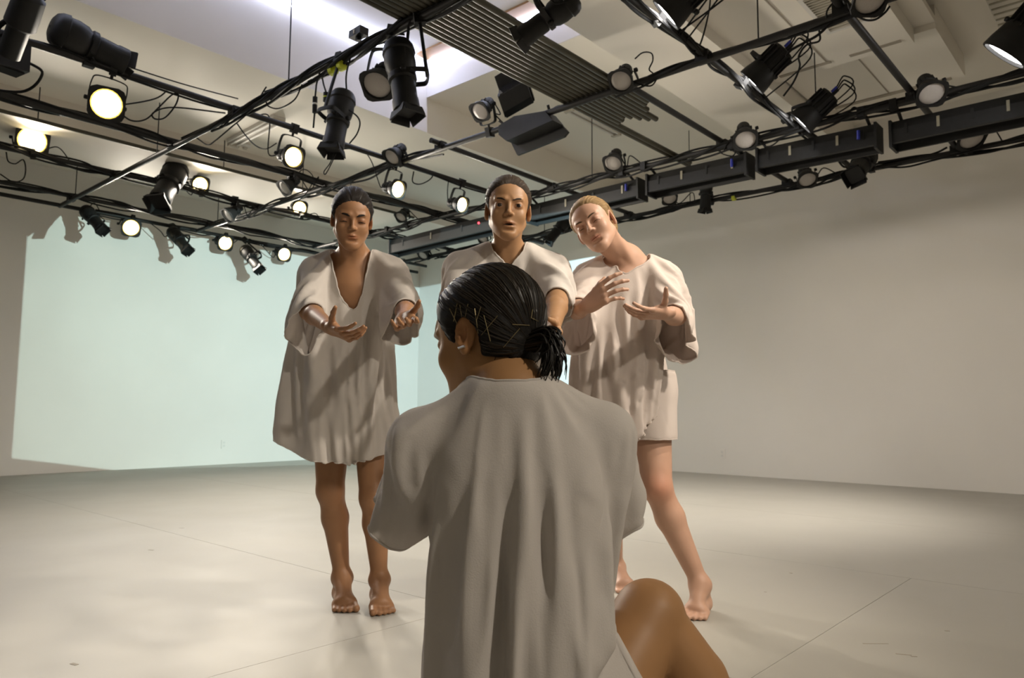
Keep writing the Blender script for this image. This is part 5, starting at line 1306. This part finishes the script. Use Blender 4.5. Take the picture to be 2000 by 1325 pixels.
# ---- foreground dancer seen from behind, seated with one knee raised
def dancer_seated():
    S = Shape(); base = V(1040, 1500, 1.30); base[2] = 0
    H = Head(V(952, 660, 1.31), yaw=180 + 53, pitch=10, roll=0, s=1.0)
    neck = V(1000, 780, 1.26); shL = V(822, 862, 1.27); shR = V(1178, 850, 1.27); chest = V(1012, 960, 1.28); pel = V(1040, 1400, 1.28)
    up = unit(chest - pel)
    S.ell(pel, (.165, .120, .13), k=.05); S.ell(pel + (chest - pel) * .5, (.122, .088, .16), k=.06); S.ell(chest, (.140, .095, .15), k=.06)
    S.cone(shL, neck, .036, .042, k=.05); S.cone(shR, neck, .036, .042, k=.05); S.cone(chest + up * .05, neck, .085, .050, k=.05)
    for q in (-1, 1): S.ell(chest + np.array([q * .065, -.065, .03]), (.055, .028, .075), k=.04)
    add_head(S, H, 'down'); S.cone(H.p(0, .025, -.045), neck, .050, .056, k=.025)
    elL, elR = V(800, 1000, 1.48), V(1190, 1000, 1.50); wrL, wrR = elL + (.06, .20, .05), elR + (-.06, .20, .05)
    add_arm(S, shL, elL, wrL, (.042, .034, .032, .022)); add_arm(S, shR, elR, wrR, (.042, .034, .032, .022))
    hL = add_hand(S, wrL, (.2, .9, .1), (.5, 0, .8), -1); hR = add_hand(S, wrR, (-.2, .9, .1), (-.5, 0, .8), 1)
    hip = V(1130, 1440, 1.26); kn = V(1268, 1205, 1.36); an = V(1480, 1530, 1.42)
    S.cone(hip, kn, .092, .060, k=.03); S.ell(kn + (0, 0, .008), (.052, .052, .048), k=.03)
    m = kn + (an - kn) * .36 + (.004, -.02, 0); S.cone(kn, m, .056, .060, k=.005); S.cone(m, an, .060, .032, k=.005)
    add_foot(S, an, an + np.array([.06, .16, -an[2]]), flip=-1)
    hipl = V(950, 1450, 1.28); knl = np.array([-.16, 1.62, .10]); anl = np.array([-.02, 1.26, .07]); S.cone(hipl, knl, .092, .06, k=.03); S.cone(knl, anl, .058, .034, k=.015); S.cone(anl, anl + (.0, -.10, -.03), .032, .022, k=.02)
    X, Q = mesh_regions(S, [boxr(H.c, .14, .0024)], .006)
    body = finish_body('person', 'foreground dancer in white shirt seen from behind, seated with one knee raised', X, Q, base, skin_mat('skin_warm', (.38, .20, .085)), H)
    face_bits(S, H, body, base, (.012, .008, .006), 'down', (0, 30), .0028)
    M_H = hair_mat('black_hair', (.011, .009, .007), .3, .30)
    tie = np.array([.010, .098, -.034])
    hair = add_hair(H, M_H, body, base, tie=tie, thick=.011, ridge=.0010, nr=60, nape=-.060, seed=4, strands=420, scol=(.026, .019, .013))
    # tied tail of loose strands
    T = H.p(*tie); rs = np.random.RandomState(2); mb = MB(); S2 = Shape()
    out = unit(np.array([.85, -.28, .02]))
    S2.ell(T + out * .012, np.array([.024, .024, .024]), k=.01)
    for i in range(190):
        a = rs.uniform(0, 6.28); r0 = .015 * math.sqrt(rs.uniform(0, 1)); u = unit(np.cross(out, (0, 0, 1))); w = np.cross(u, out)
        p0 = T + (u * math.cos(a) + w * math.sin(a)) * r0; sp_ = (u * math.cos(a) + w * math.sin(a)) * rs.uniform(.004, .016)
        L = rs.uniform(.034, .074); dn = np.array([rs.uniform(-.016, .006), 0, -rs.uniform(.006, .050)])
        P = spline([p0 - out * .012, p0 + out * L * .5 + sp_ * .6 + (0, 0, .006), p0 + out * L * .75 + sp_ * 1.1 + dn * .55, p0 + out * L * .70 + sp_ * 1.2 + dn * 1.2], 4)
        mb.tube(P, np.interp(np.linspace(0, 1, len(P)), [0, .7, 1], [.0020, .0016, .0004]), 4)
    child_mb(mb, 'ponytail', M_H, hair, base, label='short tied tail of dark hair')
    mb = MB()
    for i in range(26):
        x = rs.uniform(-.05, .055); p0 = H.p(x, .078 - abs(x) * .5, -.050); p1 = p0 + np.array([rs.uniform(-.006, .006), rs.uniform(-.006, .01), -rs.uniform(.012, .034)])
        mb.tube(spline([p0, (p0 + p1) / 2 + np.array([rs.uniform(-.004, .004), -.004, 0]), p1], 3), .0005, 4)
    child_mb(mb, 'stray_hairs', M_H, hair, base)
    # hair pins, in view order along the side of the head
    D = hair_field = S3 = None
    def on_side(px, py):
        """point on the hair surface under a pixel"""
        r = view_ray(px, py); r = r / np.linalg.norm(r); t = np.linspace(1.10, 1.60, 500); P = O + t[:, None] * r
        dd, _ = sample(*hair_fields[hair.name], P); ng = np.flatnonzero(dd < 0); return O + r * (t[ng[0]] - .0022 if len(ng) else 1.36)
    pins = [((878, 603), (895, 637)), ((893, 593), (886, 628)), ((898, 596), (905, 636)), ((914, 594), (904, 640)), ((927, 603), (934, 652)), ((939, 600), (924, 648)), ((945, 616), (958, 667)), ((972, 617), (940, 655)), ((1001, 634), (1034, 636)), ((1015, 642), (983, 679)), ((1037, 621), (1051, 628)), ((1040, 605), (1037, 622))]
    for a, b in pins:
        A, B_ = on_side(*a), on_side(*b); mid = on_side((a[0] + b[0]) / 2, (a[1] + b[1]) / 2)
        child_mb(MB().tube(spline([A, mid, B_], 4), .00075, 5), 'hair_pin', M_GOLD, hair, base, label='thin metal hair pin')
    ear = H.p(-.0785, .004, -.024); child_mb(MB().tube([ear - H.R @ np.array([0, .007, 0]), ear + H.R @ np.array([0, .007, 0])], .0028, 8), 'ear_stud', M_SILV, body, base, label='pale bar-shaped ear stud')
    ear = H.p(.0785, .004, -.024); child_mb(MB().tube([ear - H.R @ np.array([0, .007, 0]), ear + H.R @ np.array([0, .007, 0])], .0028, 8), 'ear_stud', M_SILV, body, base, label='pale bar-shaped ear stud')
    # shirt
    c0 = V(1016, 1000, 1.28)[0]
    lv = [(.10, V(1040, 1400, 1.28)[0], 1.30, .215, .185), (.32, V(1015, 1300, 1.28)[0], 1.29, .155, .125), (.50, V(1014, 1100, 1.28)[0], 1.28, .147, .112), (.64, c0 - .002, 1.28, .150, .112), (.70, c0 - .002, 1.275, .146, .098), (.795, neck[0], 1.26, .085, .07)]
    tunic(S, body, base, M_CLOTH, neck, lv, [(shL, shL + (elL - shL) * .60 + (-.040, -.045, -.015), .056, .072), (shR, shR + (elR - shR) * .52 + (.004, -.02, -.01), .054, .058)],
          None, lambda x, y: .13 + 0 * x, 1.06, 14, 'loose white jersey shirt falling in folds over the back', nr=.068, h=.0115, rpin=.085, floor=.012, steps=420, amp=.019, reach=.10, nf=(5, 7, 9, 12, 16, 23), slant=1.6)
    return body
import time as _t
for fn in (dancer_left, dancer_middle, dancer_right, dancer_seated):
    _t0 = _t.time(); fn(); print(fn.__name__, round(_t.time() - _t0, 1))
